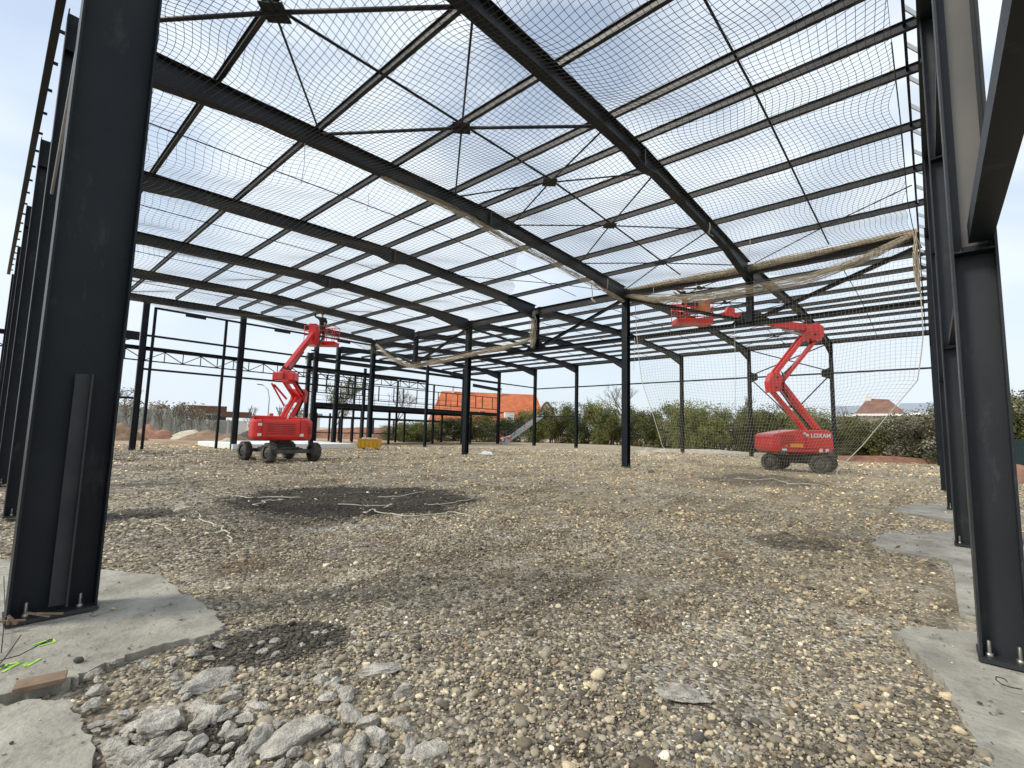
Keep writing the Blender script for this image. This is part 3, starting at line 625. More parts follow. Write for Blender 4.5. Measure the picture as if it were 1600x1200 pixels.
def chassis(Tc, root, hx=1.02, hy=1.02):
    b = MB().m(DGREY); b.box((0, 0, .52), (2*hx-.2, .75, .26)).box((0, 0, .70), (1.1, .9, .16))
    for s_ in (-1, 1):
        b.box((s_*hx, 0, .45), (.22, 2*hy-.3, .16)); b.box((s_*(hx-.35), 0, .5), (.5, 1.1, .2))
    b.tube([(0, 0, .75), (0, 0, .95)], .46, 24)
    thing_part('chassis', tb(Tc, b), root, .01)
    for sx in (-1, 1):
        for sy in (-1, 1): wheel(Tc, sx*hx, sy*hy, root, 0)
def hose(T, root, pts, off=.0, r=.016):
    b = MB().m(BLACK)
    for q in (-.04, 0, .04): b.tube([(p[0], off+q, p[1]+.02*math.sin(i*1.7+q*30)) for i, p in enumerate(pts)], r, 6)
    thing_part('hydraulic_hose', tb(T, b), root)
def body(T, root, L0, L1, wd, z0, z1, slope=.18):
    pl = [(L0+.12, z0), (L0, z0+.18), (L0+.03, z1-slope-.1), (L0+.14, z1-slope), (L0+(L1-L0)*.45, z1), (L1-.2, z1), (L1-.03, z1-.15), (L1, z0+.2), (L1-.15, z0)]
    b = MB().m(RED).prism([(x, -wd/2, z) for x, z in pl], (0, wd, 0)); o = thing_part('body_cover', tb(T, b), root, .05)
    g = MB().m(REDD)
    for sy in (-1, 1):
        for k in range(7): g.box((L0+.75, sy*(wd/2+.002), z0+.35+.075*k), (.7, .012, .018))
        g.box(((L0+L1)/2+.15, sy*(wd/2+.002), (z0+z1)/2), (.02, .012, (z1-z0)*.75)); g.box(((L0+L1)/2, sy*(wd/2+.001), z0+.2), ((L1-L0)*.9, .010, .02))
    par(tb(T, g).build('vent_grille', None), o)
    for k in range(6): pass
    return o
def basket(T, c, root, L=1.8, W=.8, yaw=0.):
    B = T @ Matrix.Translation(c) @ Matrix.Rotation(yaw, 4, 'Z')
    fl = MB().m(RED).box((0, 0, .05), (W, L, .12)).box((0, 0, .16), (W+.02, L+.02, .12)); o = thing_part('basket_floor', tb(B, fl), root, .01)
    r = MB().m(RED)
    for z in (.55, .82, 1.12): 
        r.tube([(-W/2, -L/2, z), (W/2, -L/2, z), (W/2, L/2, z), (-W/2, L/2, z), (-W/2, -L/2, z)], .02, 6)
    for x in (-W/2, W/2):
        for k in range(5): r.tube([(x, -L/2+L*k/4, .15), (x, -L/2+L*k/4, 1.12)], .018, 6)
    thing_part('basket_rail', tb(B, r), root)
    c_ = MB().m(BLACK).box((-W/2+.1, .1, .95), (.2, .55, .25)); thing_part('control_box', tb(B, c_), root, .02)
    return B
# --- right lift: boom plane across the view
uR = Vector((RT[0], RT[1], 0)).normalized()
rootR = thing('boom_lift', 'red articulated boom lift on the right, behind the hanging net, boom pointing left', 'boom lift', (27.1, 5.0, 0), 'red boom lifts')
TcR = frame_T((27.1, 5.0, 0), (0, -1, 0)); TR = frame_T((27.1, 5.0, 0), uR)
chassis(TcR, rootR)
body(TR, rootR, -1.78, 1.18, 1.7, .92, 2.02, .22)
tx = bpy.data.curves.new('lettering', 'FONT'); tx.body = 'LOXAM'; tx.size = .27; tx.extrude = .004; tx.align_x = 'LEFT'; tx.space_character = 1.05; tx.offset = .008
to = bpy.data.objects.new('lettering', tx); COL.objects.link(to)
to.matrix_world = Matrix.Identity(4); bpy.context.view_layer.update()
me = bpy.data.meshes.new_from_object(to.evaluated_get(bpy.context.evaluated_depsgraph_get())); COL.objects.unlink(to); bpy.data.objects.remove(to)
for v_ in me.vertices: q = v_.co.copy(); v_.co = TR @ Vector((.08+q.x, -.86-q.z, 1.66+q.y))
me.materials.append(WHITE); to = bpy.data.objects.new('lettering', me); COL.objects.link(to); par(to, rootR)
em = MB().m(WHITE).tube([(0, 0, -.004), (0, 0, .004)], .10, 16); em.v = [tuple(TR @ Vector((-.08+v[0]*.8, -.862+v[2]*.5, 1.75+v[1]*.8))) for v in em.v]; thing_part('emblem', em, rootR)
ye = MB().m(STICK).box((-.6, -.856, 1.26), (.62, .008, .17)).box((-1.1, -.856, 1.24), (.1, .008, .05)); thing_part('warning_sticker', tb(TR, ye), rootR)
def arm(T, root, name, a, c, wd, h, off=0., mt=RED):
    b = MB().m(mt).bar((a[0], off, a[1]), (c[0], off, c[1]), wd, h, (0, 1, 0)) ; 
    return thing_part(name, tb(T, b), root, .012)
def arm2(T, root, name, a, c, wid, h, off=0., mt=RED):
    # box arm in the boom plane: wid = across the plane, h = in the plane
    d = Vector((c[0]-a[0], 0, c[1]-a[1])); L = d.length; d.normalize(); y = Vector((0, 1, 0)); x = y.cross(d); r = Matrix((y, x, d)).transposed()
    b = MB().m(mt).box(((a[0]+c[0])/2, off, (a[1]+c[1])/2), (wid, h, L), r)
    return thing_part(name, tb(T, b), root, .012)
P0, K1, K2, H = (.85, 2.0), (-1.15, 4.1), (-1.15, 4.65), (.72, 6.85)
for off in (-.2, .2):
    arm2(TR, rootR, 'lower_arm', (.98, 1.95), (-.82, 4.35), .10, .19, off)
    arm2(TR, rootR, 'upper_arm', (-1.36, 4.5), (.55, 6.95), .10, .19, off)
arm2(TR, rootR, 'lower_link', (.38, 1.95), (-1.30, 4.0), .34, .13); arm2(TR, rootR, 'upper_link', (-.92, 4.2), (1.05, 6.6), .34, .13)
kb = MB().m(RED).prism([(-1.42, -.27, 3.85), (-1.0, -.27, 3.9), (-.82, -.27, 4.5), (-.95, -.27, 4.85), (-1.3, -.27, 4.85), (-1.48, -.27, 4.4)], (0, .54, 0)); thing_part('knuckle', tb(TR, kb), rootR, .015)
pn = MB().m(DGREY)
for (u_, z_) in ((-1.15, 4.1), (-1.12, 4.62), (.9, 6.85), (.85, 2.05)): pn.tube([(u_, -.3, z_), (u_, .3, z_)], .055, 12)
thing_part('pivot_pin', tb(TR, pn), rootR)
hb = MB().m(RED).prism([(.45, -.25, 6.65), (1.05, -.25, 6.45), (1.35, -.25, 6.75), (1.35, -.25, 7.25), (1.0, -.25, 7.45), (.5, -.25, 7.2)], (0, .5, 0)); thing_part('boom_head', tb(TR, hb), rootR, .015)
arm2(TR, rootR, 'boom', (1.15, 7.15), (-1.1, 7.38), .3, .36)
arm2(TR, rootR, 'boom_telescope', (-1.0, 7.38), (-3.35, 7.85), .2, .24)
arm2(TR, rootR, 'boom_cylinder', (.5, 6.8), (-.6, 7.1), .09, .12, 0., GALV)
arm2(TR, rootR, 'jib', (-3.3, 7.95), (-4.25, 7.6), .16, .16); kb = MB().m(RED).prism([(-3.6, -.16, 7.75), (-3.15, -.16, 7.65), (-3.05, -.16, 8.05), (-3.4, -.16, 8.2)], (0, .32, 0)); thing_part('knuckle', tb(TR, kb), rootR, .01)
hose(TR, rootR, [(1.0, 7.4), (.3, 7.55), (-.6, 7.6), (-1.2, 7.55)]); hose(TR, rootR, [(-.9, 4.9), (-.75, 4.5), (-.85, 4.0), (-.6, 3.6)], -.3)
BR = basket(TR, (-5.2, 0, 7.25), rootR, 1.8, .85, math.pi/2)
for (x_, z_, w_, h_) in ((-1.2, 1.05, .22, .1), (.55, 1.05, .16, .16), (.85, 1.05, .16, .16), (-.2, 1.85, .12, .08)):
    thing_part('decal', tb(TR, MB().m(WHITE).box((x_, -.856, z_), (w_, .006, h_))), rootR)
thing_part('tie_down_lug', tb(TR, MB().m(DGREY).box((.95, -.9, .93), (.25, .14, .14)).box((-1.3, -.9, .93), (.25, .14, .14))), rootR)
hose(TR, rootR, [(.95, 6.6), (.6, 6.1), (.1, 5.5), (-.6, 4.8), (-1.0, 4.3)], .12, .02); hose(TR, rootR, [(-.8, 4.0), (-.3, 3.3), (.4, 2.5), (.75, 2.1)], .12, .02)
# --- left lift: boom pointing away from the camera
cL = Vector(G(436, 719)); uL = Vector((FW[0], FW[1], 0)).normalized()      # away from the viewer
rootL = thing('boom_lift', 'red articulated boom lift on the left with a worker in its raised basket', 'boom lift', (cL.x, cL.y, 0), 'red boom lifts')
ang = math.atan2(cL.y, cL.x)+math.radians(28); TB = frame_T(cL, cL)
TcL = frame_T(cL, (math.cos(ang), math.sin(ang), 0)); TL = frame_T(cL, uL)
chassis(TcL, rootL, 1.12, 1.05)
bd = MB().m(RED).prism([(-1.25, -1.05, .95), (-1.35, -.75, .95), (-1.35, .75, .95), (-1.25, 1.12, .95), (-.8, 1.3, .95), (.9, 1.3, .95), (1.3, .9, .95), (1.3, -.9, .95), (.9, -1.3, .95), (-.8, -1.3, .95)], (0, 0, .98)); ob = thing_part('body_cover', tb(TB, bd), rootL, .16)
bd = MB().m(RED).box((-.4, .55, 1.98), (1.6, 1.2, .12)).box((.2, -.75, 1.96), (1.7, .75, .10)).tube([(-.9, .45, 2.0), (-.9, .45, 2.16)], .09, 12); par(tb(TB, bd).build('top_cover', None, bevel=.03), ob)
g = MB().m(REDD)
for k in range(6): g.box((-1.352, .0, 1.25+.085*k), (.012, 1.15, .02))
for sy in (-.78, .78): g.box((-1.352, sy, 1.45), (.012, .02, .9))
for k in range(3): g.box((-1.0, -1.24, 1.3+.12*k), (.3, .05, .03), Matrix.Rotation(-.3, 3, 'Z'))
par(tb(TB, g).build('vent_grille', None), ob)
P0, K1, H1 = (.9, 1.95), (1.55, 3.1), (.05, 3.95)
for off in (-.25, .2):
    arm2(TL, rootL, 'lower_arm', (.3, 1.9), K1, .12, .26, off); arm2(TL, rootL, 'upper_arm', K1, (.25, 3.85), .12, .24, off)
arm2(TL, rootL, 'lower_link', (.0, 1.95), (1.1, 3.05), .08, .10, -.1); arm2(TL, rootL, 'upper_link', (1.25, 2.95), (-.1, 3.55), .07, .08, .45)
kb = MB().m(RED).prism([(1.3, -.36, 2.9), (1.75, -.36, 2.8), (1.85, -.36, 3.35), (1.5, -.36, 3.5)], (0, .68, 0)); thing_part('knuckle', tb(TL, kb), rootL, .02)
arm2(TL, rootL, 'strut', (-.2, 3.6), (1.2, 2.6), .06, .07, .52)
hb = MB().m(RED).box((.05, .0, 3.95), (.5, 1.05, .38)).box((.15, -.1, 3.95), (.7, .34, .62)); thing_part('boom_head', tb(TL, hb), rootL, .04)
arm2(TL, rootL, 'boom', (.1, 4.05), (2.6, 6.1), .22, .28, .25)
arm2(TL, rootL, 'boom_telescope', (2.4, 5.95), (3.5, 6.9), .18, .22, .25); arm2(TL, rootL, 'boom_cylinder', (.9, 4.35), (2.3, 5.55), .10, .10, .25, DGREY)
hose(TL, rootL, [(-.1, 4.2), (.1, 4.45), (.4, 4.25), (.5, 4.55)], .15); hose(TL, rootL, [(-.1, 4.2), (.0, 4.4), (.2, 4.3), (.4, 4.4)], -.1)
hose(TL, rootL, [(2.2, 5.6), (2.7, 5.7), (3.2, 6.3), (3.6, 6.6)], -.25, .03)
for (y_, z_) in ((.85, 1.2), (-.85, 1.2), (.85, 1.65)):
    thing_part('decal', tb(TB, MB().m(WHITE).box((-1.357, y_, z_), (.006, .16, .12))), rootL)
hose(TL, rootL, [(.4, 3.8), (.9, 3.5), (1.5, 3.2), (1.2, 2.7), (.7, 2.1)], -.32, .022)
jb = MB().m(RED).prism([(3.2, .08, 6.1), (3.6, .08, 6.05), (3.8, .08, 6.9), (3.6, .08, 7.3), (3.3, .08, 7.3)], (0, .4, 0)); thing_part('jib', tb(TL, jb), rootL, .02)
arm2(TL, rootL, 'jib_arm', (3.5, 6.3), (4.6, 6.45), .2, .2, .28)
BL = basket(TL, (5.0, .42, 6.35), rootL, 1.75, .8)
# ------------------------------------------------------------------ people
def skinmesh(name, pts, edges, root, mt, parent=None, sub=2):
    me = bpy.data.meshes.new(name); me.from_pydata([p[:3] for p in pts], edges, []); o = bpy.data.objects.new(name, me); COL.objects.link(o)
    s = o.modifiers.new('skin', 'SKIN'); s.use_smooth_shade = True
    for i, v_ in enumerate(me.skin_vertices[0].data): r = pts[i][3]; v_.radius = (r, r) if not isinstance(r, tuple) else r; v_.use_root = (i == root)
    d = o.modifiers.new('sub', 'SUBSURF'); d.levels = sub; d.render_levels = sub; me.materials.append(mt)
    if parent: par(o, parent)
    return o
def person(T, label, jacket, trousers, armL, armR, lean=0.):
    root = thing('person', label, 'person', tuple(T @ Vector((0, 0, 0))))
    Tm = lambda q: (*(T @ Vector(q[:3])), q[3])
    hx = lean
    body = [(0, 0, .95, (.13, .10)), (hx*.4, 0, 1.15, (.13, .10)), (hx*.8, 0, 1.38, (.16, .10)), (hx, 0, 1.48, (.07, .06)), (hx*1.05, 0, 1.56, (.055, .055)), (hx*1.1+.01, 0, 1.65, (.085, .08)), (hx*1.1+.01, 0, 1.74, (.08, .075)),
            (0, .10, .88, .09), (.03, .11, .50, .06), (0, .12, .10, .04), (.13, .13, .05, .035), (0, -.10, .88, .09), (-.02, -.11, .50, .06), (-.03, -.12, .10, .04), (.10, -.13, .05, .035)]
    E_ = [(0, 1), (1, 2), (2, 3), (3, 4), (4, 5), (5, 6), (0, 7), (7, 8), (8, 9), (9, 10), (0, 11), (11, 12), (12, 13), (13, 14)]
    arms = []
    for sgn, A in ((1, armL), (-1, armR)):
        n0 = len(body); body.append((hx*.85, sgn*.17, 1.41, .06)); E_.append((2, n0)); sh = n0
        el, ha = A; body.append((*el, .045)); E_.append((sh, n0+1)); body.append((*ha, .028)); E_.append((n0+1, n0+2)); arms.append([body[sh], body[n0+1], body[n0+2]])
        hd_ = (Vector(ha)-Vector(el)).normalized(); sv = Vector((0, 1, 0)).cross(hd_).normalized() if abs(hd_.y) < .9 else Vector((1, 0, 0)); c_ = Vector(ha)+hd_*.07; pi = len(body); body.append((*c_, .026)); E_.append((n0+2, pi))
        for f in range(4):
            o_ = sv*(f-1.5)*.02; l = (.07, .08, .075, .06)[f]; i0 = len(body); body.append((*(c_+o_+hd_*.03), .009)); body.append((*(c_+o_+hd_*(.03+l*.6)+Vector((0, 0, -.012))), .008)); E_ += [(pi, i0), (i0, i0+1)]
        i0 = len(body); body.append((*(Vector(ha)+hd_*.03+sv*.035), .010)); body.append((*(Vector(ha)+hd_*.07+sv*.06), .009)); E_ += [(n0+2, i0), (i0, i0+1)]
    skinmesh('body', [Tm(p) for p in body], E_, 0, SKIN, root, 1)
    jk = [(0, 0, .86, (.17, .13)), (0, 0, .98, (.165, .13)), (hx*.4, 0, 1.15, (.165, .13)), (hx*.8, 0, 1.36, (.19, .125)), (hx, 0, 1.47, (.09, .08))]; je = [(0, 1), (1, 2), (2, 3), (3, 4)]
    for A in arms:
        i0 = len(jk); jk += [(*A[0][:3], .08), (*A[1][:3], .062), (*(Vector(A[1][:3]).lerp(Vector(A[2][:3]), .92)), .045)]; je += [(3, i0), (i0, i0+1), (i0+1, i0+2)]
    skinmesh('jacket', [Tm(p) for p in jk], je, 1, jacket, root, 2)
    tr = [(0, 0, .95, (.15, .12)), (0, .10, .85, .105), (.03, .11, .50, .08), (0, .12, .13, .068), (0, -.10, .85, .105), (-.02, -.11, .50, .08), (-.03, -.12, .13, .068)]
    skinmesh('trousers', [Tm(p) for p in tr], [(0, 1), (1, 2), (2, 3), (0, 4), (4, 5), (5, 6)], 0, trousers, root, 2)
    for sgn, x in ((1, 0), (-1, -.03)): skinmesh('boot', [Tm(p) for p in [(x-.04, sgn*.12, .07, .05), (x, sgn*.12, .12, .052), (x+.08, sgn*.125, .055, .045), (x+.16, sgn*.13, .045, .035)]], [(0, 1), (0, 2), (2, 3)], 0, BLACK, root, 1)
    hr = MB().m(HAIR)
    for i in range(1): 
        vs = []; fs = []; n = 12
        for a in range(6):
            th = a/5*1.75
            for k in range(n):
                ph = 2*math.pi*k/n; vs.append((hx*1.1-.012+.098*math.sin(th)*math.cos(ph)-(.03 if th > 1.3 else 0), .09*math.sin(th)*math.sin(ph), 1.715+.112*math.cos(th)))
        for a in range(5):
            for k in range(n): fs.append((a*n+k, a*n+(k+1) % n, (a+1)*n+(k+1) % n, (a+1)*n+k))
        hr.add(vs, fs, True)
    par(tb(T, hr).build('hair', None), root)
    fc = MB().m(SKIN); X0 = hx*1.1+.085
    fc.box((X0+.018, 0, 1.675), (.03, .022, .045), None, .5); 
    for s_ in (-1, 1): fc.tube([(hx*1.1, s_*.085, 1.66), (hx*1.1, s_*.098, 1.70)], .016, 6)
    fc.m(BLACK)
    for s_ in (-1, 1): fc.box((X0+.002, s_*.032, 1.70), (.012, .022, .010))
    fc.m(REDD).box((X0, 0, 1.625), (.014, .045, .010))
    par(tb(T, fc).build('face', None), root)
    return root
PL = BL @ Matrix.Translation((.0, .05, .22)) @ Matrix.Rotation(math.radians(20), 4, 'Z')
person(PL, 'worker in a black jacket standing in the raised basket of the left lift, arm lifted', CLOTHB, CLOTHN, ((.12, .38, 1.5), (.1, .42, 1.78)), ((.18, -.24, 1.2), (.38, -.16, 1.15)))
PR = BR @ Matrix.Translation((0, .35, .22)) @ Matrix.Rotation(math.radians(95), 4, 'Z')
person(PR, 'worker in dark clothes leaning out of the raised basket of the right lift', CLOTHB, CLOTHO, ((.28, .2, 1.35), (.5, .14, 1.5)), ((.22, -.26, 1.3), (.42, -.2, 1.45)), .12)
bx = MB().m(ORANGE).box((0, 0, .25), (.62, .85, .5)).box((0, 0, .52), (.66, .89, .05)); bx.v = [tuple(BR @ Vector((v[0]*.8, v[1]-.42, v[2]+.62))) for v in bx.v]
bx.build; o = bx.build('tool_crate', None, bevel=.01); tag(o, 'orange plywood tool crate carried in the basket of the right lift', 'crate')

# ------------------------------------------------------------------ loose stones, gravel
def pnpoly(X, Y, poly):
    ins = np.zeros(X.shape, bool); n = len(poly)
    for i in range(n):
        x1, y1 = poly[i]; x2, y2 = poly[(i+1) % n]
        c = ((y1 > Y) != (y2 > Y)) & (X < (x2-x1)*(Y-y1)/((y2-y1) if y2 != y1 else 1e-9)+x1); ins ^= c
    return ins
def ico(sub):
    bm = bmesh.new(); bmesh.ops.create_icosphere(bm, subdivisions=sub, radius=1); V = np.array([v.co for v in bm.verts]); Fa = np.array([[v.index for v in f.verts] for f in bm.faces]); bm.free(); return V, Fa
PAL = np.array([[.16, .155, .145], [.25, .24, .22], [.33, .315, .28], [.21, .19, .16], [.42, .39, .32], [.52, .47, .37], [.12, .125, .13], [.62, .57, .46], [.28, .24, .19], [.36, .28, .20], [.75, .72, .65]])
PW = np.array([.12, .16, .17, .13, .14, .10, .05, .06, .04, .02, .02]); PW = PW/PW.sum()
STONE = bpy.data.materials.new('river_pebble'); STONE.use_nodes = True; _t = STONE.node_tree; _b = _t.nodes['Principled BSDF']; _b.inputs['Roughness'].default_value = .85; _b.inputs['Specular IOR Level'].default_value = .3
_a = N(_t, 'ShaderNodeAttribute', attribute_name='tint'); _g = N(_t, 'ShaderNodeNewGeometry'); _n = N(_t, 'ShaderNodeTexNoise'); _n.inputs['Scale'].default_value = 60; _m = N(_t, 'ShaderNodeMix', data_type='RGBA', blend_type='MULTIPLY'); _m.inputs['Factor'].default_value = .55
_r = N(_t, 'ShaderNodeValToRGB'); _r.color_ramp.elements[0].position = .3; _r.color_ramp.elements[0].color = (.55, .53, .5, 1); _r.color_ramp.elements[1].position = .65
_t.links.new(_g.outputs['Position'], _n.inputs['Vector']); _t.links.new(_n.outputs[0], _r.inputs[0]); _t.links.new(_a.outputs['Color'], _m.inputs['A']); _t.links.new(_r.outputs[0], _m.inputs['B']); _t.links.new(_m.outputs['Result'], _b.inputs['Base Color'])
def pebbles(name, n, r0, r1, size, sub, label, angspan=(-58, 60), power=1.):
    BV, BF = ico(sub)
    # radial sampling about the viewer: denser nearby
    rad = r0*(r1/r0)**(rng.random(n)**power); ang = YAW+np.radians(rng.uniform(-angspan[1], -angspan[0], n)); X = rad*np.cos(ang); Y = rad*np.sin(ang)
    keep = (X > -3) | (Y > 0); onpad = np.zeros(n, bool)
    for p in PADS:
        jx, jy = rng.normal(0, .11, n), rng.normal(0, .11, n); inn = pnpoly(X+jx, Y+jy, p); keep &= ~inn | (rng.random(n) < .035); onpad |= inn
    # thin out where the dark earth shows
    dn = np.sin(X*1.9+2*np.sin(Y*.9))*np.sin(Y*2.1+1.3*np.sin(X*1.2)); keep &= ~((dn > .55) & (rng.random(n) < .6))
    X, Y, rad, onpad = X[keep], Y[keep], rad[keep], onpad[keep]; n = len(X)
    s = size(n, rad); s = np.where(onpad, s*.7, s); sh = np.stack([rng.uniform(.8, 1.35, n), rng.uniform(.7, 1.1, n), rng.uniform(.42, .75, n)], 1)*s[:, None]
    k = len(BV); V = BV[None]*(1+.19*rng.normal(size=(n, k, 1))) if sub == 1 else BV[None]*(1+.07*rng.normal(size=(n, k, 1)))
    V = np.sign(V)*np.abs(V)**.9*sh[:, None, :]
    a = rng.uniform(0, 6.28, n); ti = rng.normal(0, .35, n); ca, sa, ct, st_ = np.cos(a), np.sin(a), np.cos(ti), np.sin(ti)
    x = V[..., 0]*ct[:, None]+V[..., 2]*st_[:, None]; z = -V[..., 0]*st_[:, None]+V[..., 2]*ct[:, None]; y = V[..., 1]
    P = np.stack([x*ca[:, None]-y*sa[:, None]+X[:, None], x*sa[:, None]+y*ca[:, None]+Y[:, None], z+(np.where(onpad, .028, hn(X, Y)-.02)+s*rng.uniform(.05, .42, n))[:, None]], -1)
    F_ = (BF[None]+(np.arange(n)*k)[:, None, None]).reshape(-1, 3)
    c = PAL[rng.choice(len(PAL), n, p=PW)]*rng.uniform(.5, 1.35, (n, 1))*np.array([[1.12, 1.03, .87]]); c = c*(1-.35*np.clip(np.sin(X*.8+1.5*np.sin(Y*.5))*np.sin(Y*.7+2), 0, 1))[:, None]
    for (cx, cy, rx, ry, an, col_, st_) in PATCHES:
        dx, dy = X-cx, Y-cy; u1 = (dx*math.cos(an)+dy*math.sin(an))/rx; u2 = (-dx*math.sin(an)+dy*math.cos(an))/ry; kk = np.clip((1.02+.12*np.sin(3*X+2*Y)-np.hypot(u1, u2))/.15, 0, 1)*st_
        tgt = np.array(col_)*2.2; q = (kk*.93*(rng.random(n) < .95))[:, None]; c = c*(1-q)+tgt[None]*q
    c = c*(1.0+.55*np.clip((rad-7)/14, 0, 1))[:, None]  # sunlit look of the farther ground put into the tint
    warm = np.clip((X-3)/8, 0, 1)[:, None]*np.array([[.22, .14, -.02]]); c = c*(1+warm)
    return tag(npmesh(name, P.reshape(-1, 3), F_, 3, STONE, colors=np.repeat(c, k, 0), smooth=(sub > 1)), label, 'gravel', kind='stuff')
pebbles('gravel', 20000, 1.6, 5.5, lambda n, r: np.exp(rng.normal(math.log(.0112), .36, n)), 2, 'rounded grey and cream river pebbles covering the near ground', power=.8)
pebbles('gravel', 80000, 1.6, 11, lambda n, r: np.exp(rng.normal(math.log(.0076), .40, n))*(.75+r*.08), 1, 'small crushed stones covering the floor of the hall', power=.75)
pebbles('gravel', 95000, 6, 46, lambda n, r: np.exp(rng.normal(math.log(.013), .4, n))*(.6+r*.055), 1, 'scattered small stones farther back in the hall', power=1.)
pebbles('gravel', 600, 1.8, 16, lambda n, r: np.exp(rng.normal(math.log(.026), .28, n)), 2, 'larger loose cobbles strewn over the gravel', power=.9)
# broken concrete chunks at the front left
def chunk(c, s, seed, label, yaw=0., flat=.55):
    rr = random.Random(seed); bm = bmesh.new(); bmesh.ops.create_icosphere(bm, subdivisions=4, radius=1)
    pl = [(Vector((rr.gauss(0, 1), rr.gauss(0, 1), rr.gauss(0, .8))).normalized(), rr.uniform(.55, .85)) for _ in range(9)]
    from mathutils import noise as mn
    for v_ in bm.verts:
        p = v_.co.copy()
        for n_, d_ in pl:
            k = p.dot(n_)
            if k > d_: p -= n_*(k-d_)
        p += p.normalized()*(.20*mn.noise(p*1.8+Vector((seed, 0, 0)))+.09*mn.noise(p*5+Vector((0, seed, 0)))+.035*mn.noise(p*13))
        v_.co = Vector((p.x*s[0], p.y*s[1], p.z*s[2]))
    me = bpy.data.meshes.new('concrete_chunk'); bm.to_mesh(me); bm.free(); me.materials.append(CHUNK)
    o = bpy.data.objects.new('concrete_chunk', me); COL.objects.link(o); o.location = (c[0], c[1], s[2]*.12-.01); o.rotation_euler = (rr.uniform(-.25, .25), rr.uniform(-.25, .25), yaw or rr.uniform(0, 6))
    return o
BIG = [((400, 1165), (.085, .06, .08), 'pale upright broken concrete lump at the bottom edge, left of centre'),
       ((262, 1120), (.27, .13, .05), 'long flat slab of broken concrete in the front left rubble'),
       ((330, 1065), (.22, .12, .05), 'grey slab of broken concrete behind the long flat one'),
       ((668, 1178), (.11, .10, .06), 'rough grey concrete lump at the bottom edge, centre'),
       ((548, 1120), (.12, .075, .05), 'pointed concrete piece lying right of the front left rubble'),
       ((500, 1068), (.05, .04, .07), 'thin concrete shard standing upright in the rubble'),
       ((195, 922), (.055, .03, .025), 'small squared concrete fragment lying on the left footing'),
       ((1062, 1080), (.20, .17, .03), 'flat pale patch of set concrete in the gravel, right of centre'),
       ((590, 1045), (.18, .11, .035), 'low grey concrete crust above the rubble, near the centre'),
       ((455, 1155), (.20, .12, .06), 'wide broken concrete lump beside the pale upright one'),
       ((205, 1180), (.11, .08, .05), 'grey concrete lump near the bottom left slab')]
for i, (p, s_, lab) in enumerate(BIG):
    g_ = G(*p); tag(chunk(g_, s_, 100+i, lab), lab, 'concrete chunk')
CC = [chunk((0, 0), (.07, .05, .035), 50+k, '') for k in range(5)]
reg = [(130, 1010, 620, 1200)]; cnt = 0
for k in range(190):
    x = R_.uniform(120, 640); y = R_.uniform(985, 1215)
    if abs((y-1050)-(620-x)*.18) > 95 and y < 1100: continue
    g_ = G(x, y); 
    if any(pnpoly(np.array([g_[0]]), np.array([g_[1]]), p)[0] for p in PADS): continue
    o = CC[k] if cnt < 5 and False else CC[k % 5].copy(); COL.objects.link(o)
    s_ = R_.uniform(.3, 1.05)*(1.1 if y > 1080 else .7); o.scale = (s_*R_.uniform(.8, 1.3), s_, s_*R_.uniform(.7, 1.2)); o.location = (g_[0], g_[1], .008); o.rotation_euler = (R_.uniform(-.3, .3), R_.uniform(-.3, .3), R_.uniform(0, 6))
    tag(o, 'fist sized piece of broken grey concrete in the front left rubble', 'concrete chunk', 'small pieces of broken concrete'); cnt += 1
for o in CC: bpy.data.objects.remove(o)
# cords, planks and wires lying on the ground
def gcord(pix, label, r=.009, mt=ROPE, z=.035, wob=.0, n=5):
    P = []
    for (a, b) in zip(pix[:-1], pix[1:]):
        for k in range(n): x, y = a[0]+(b[0]-a[0])*k/n, a[1]+(b[1]-a[1])*k/n; g_ = G(x, y, z); P.append((g_[0]+R_.gauss(0, wob*1.6), g_[1]+R_.gauss(0, wob*1.6), z+R_.uniform(0, .012)))
    P.append(G(*pix[-1], z)); return rope(P, r*.6, label, name='ground_cord', mt=mt)
gcord([(300, 806), (308, 802), (316, 812), (335, 822), (348, 822), (342, 833), (352, 828), (362, 843), (358, 848)], 'tangled white cord on the gravel, left of the dark grit patch', .012, wob=.012)
gcord([(222, 815), (236, 817), (250, 813), (240, 818), (258, 822), (267, 831)], 'short frayed white cord near the big left column', .011, wob=.012)
gcord([(370, 776), (385, 778), (430, 777), (470, 777)], 'white cord across the left part of the dark grit patch', .016, wob=.03)
gcord([(400, 790), (415, 783), (435, 780)], 'short curl of white cord at the lower left of the dark grit patch', .013, wob=.03)
gcord([(530, 787), (570, 790), (605, 789), (615, 788), (600, 793)], 'white cord in the lower middle of the dark grit patch', .015, wob=.03)
gcord([(570, 802), (580, 796), (590, 801), (640, 807), (700, 802), (705, 800), (738, 806)], 'long white cord along the front edge of the dark grit patch', .015, wob=.02)
gcord([(670, 789), (700, 787), (740, 779)], 'thin white cord at the right tip of the dark grit patch', .013, wob=.02)
gcord([(590, 777), (620, 776), (665, 768)], 'thin white cord in the back of the dark grit patch', .013, wob=.02)
gcord([(1150, 748), (1180, 750), (1205, 748), (1240, 756), (1280, 757)], 'pale cord on the ground in front of the right lift', .025, wob=.06)
pk = MB().m(WOOD); a = Vector(G(22, 1074, .05)); b = Vector(G(104, 1056, .05)); pk.bar(a, b, .13, .028); tag(pk.build('timber_board', bevel=.003), 'short brown timber offcut lying on the left footing', 'board')
pk = MB().m(WOOD); a = Vector(G(1120, 864, .04)); b = Vector(G(1150, 874, .04)); pk.bar(a, b, .07, .03); tag(pk.build('timber_board', bevel=.003), 'small dark wood scrap on the gravel right of centre', 'board')
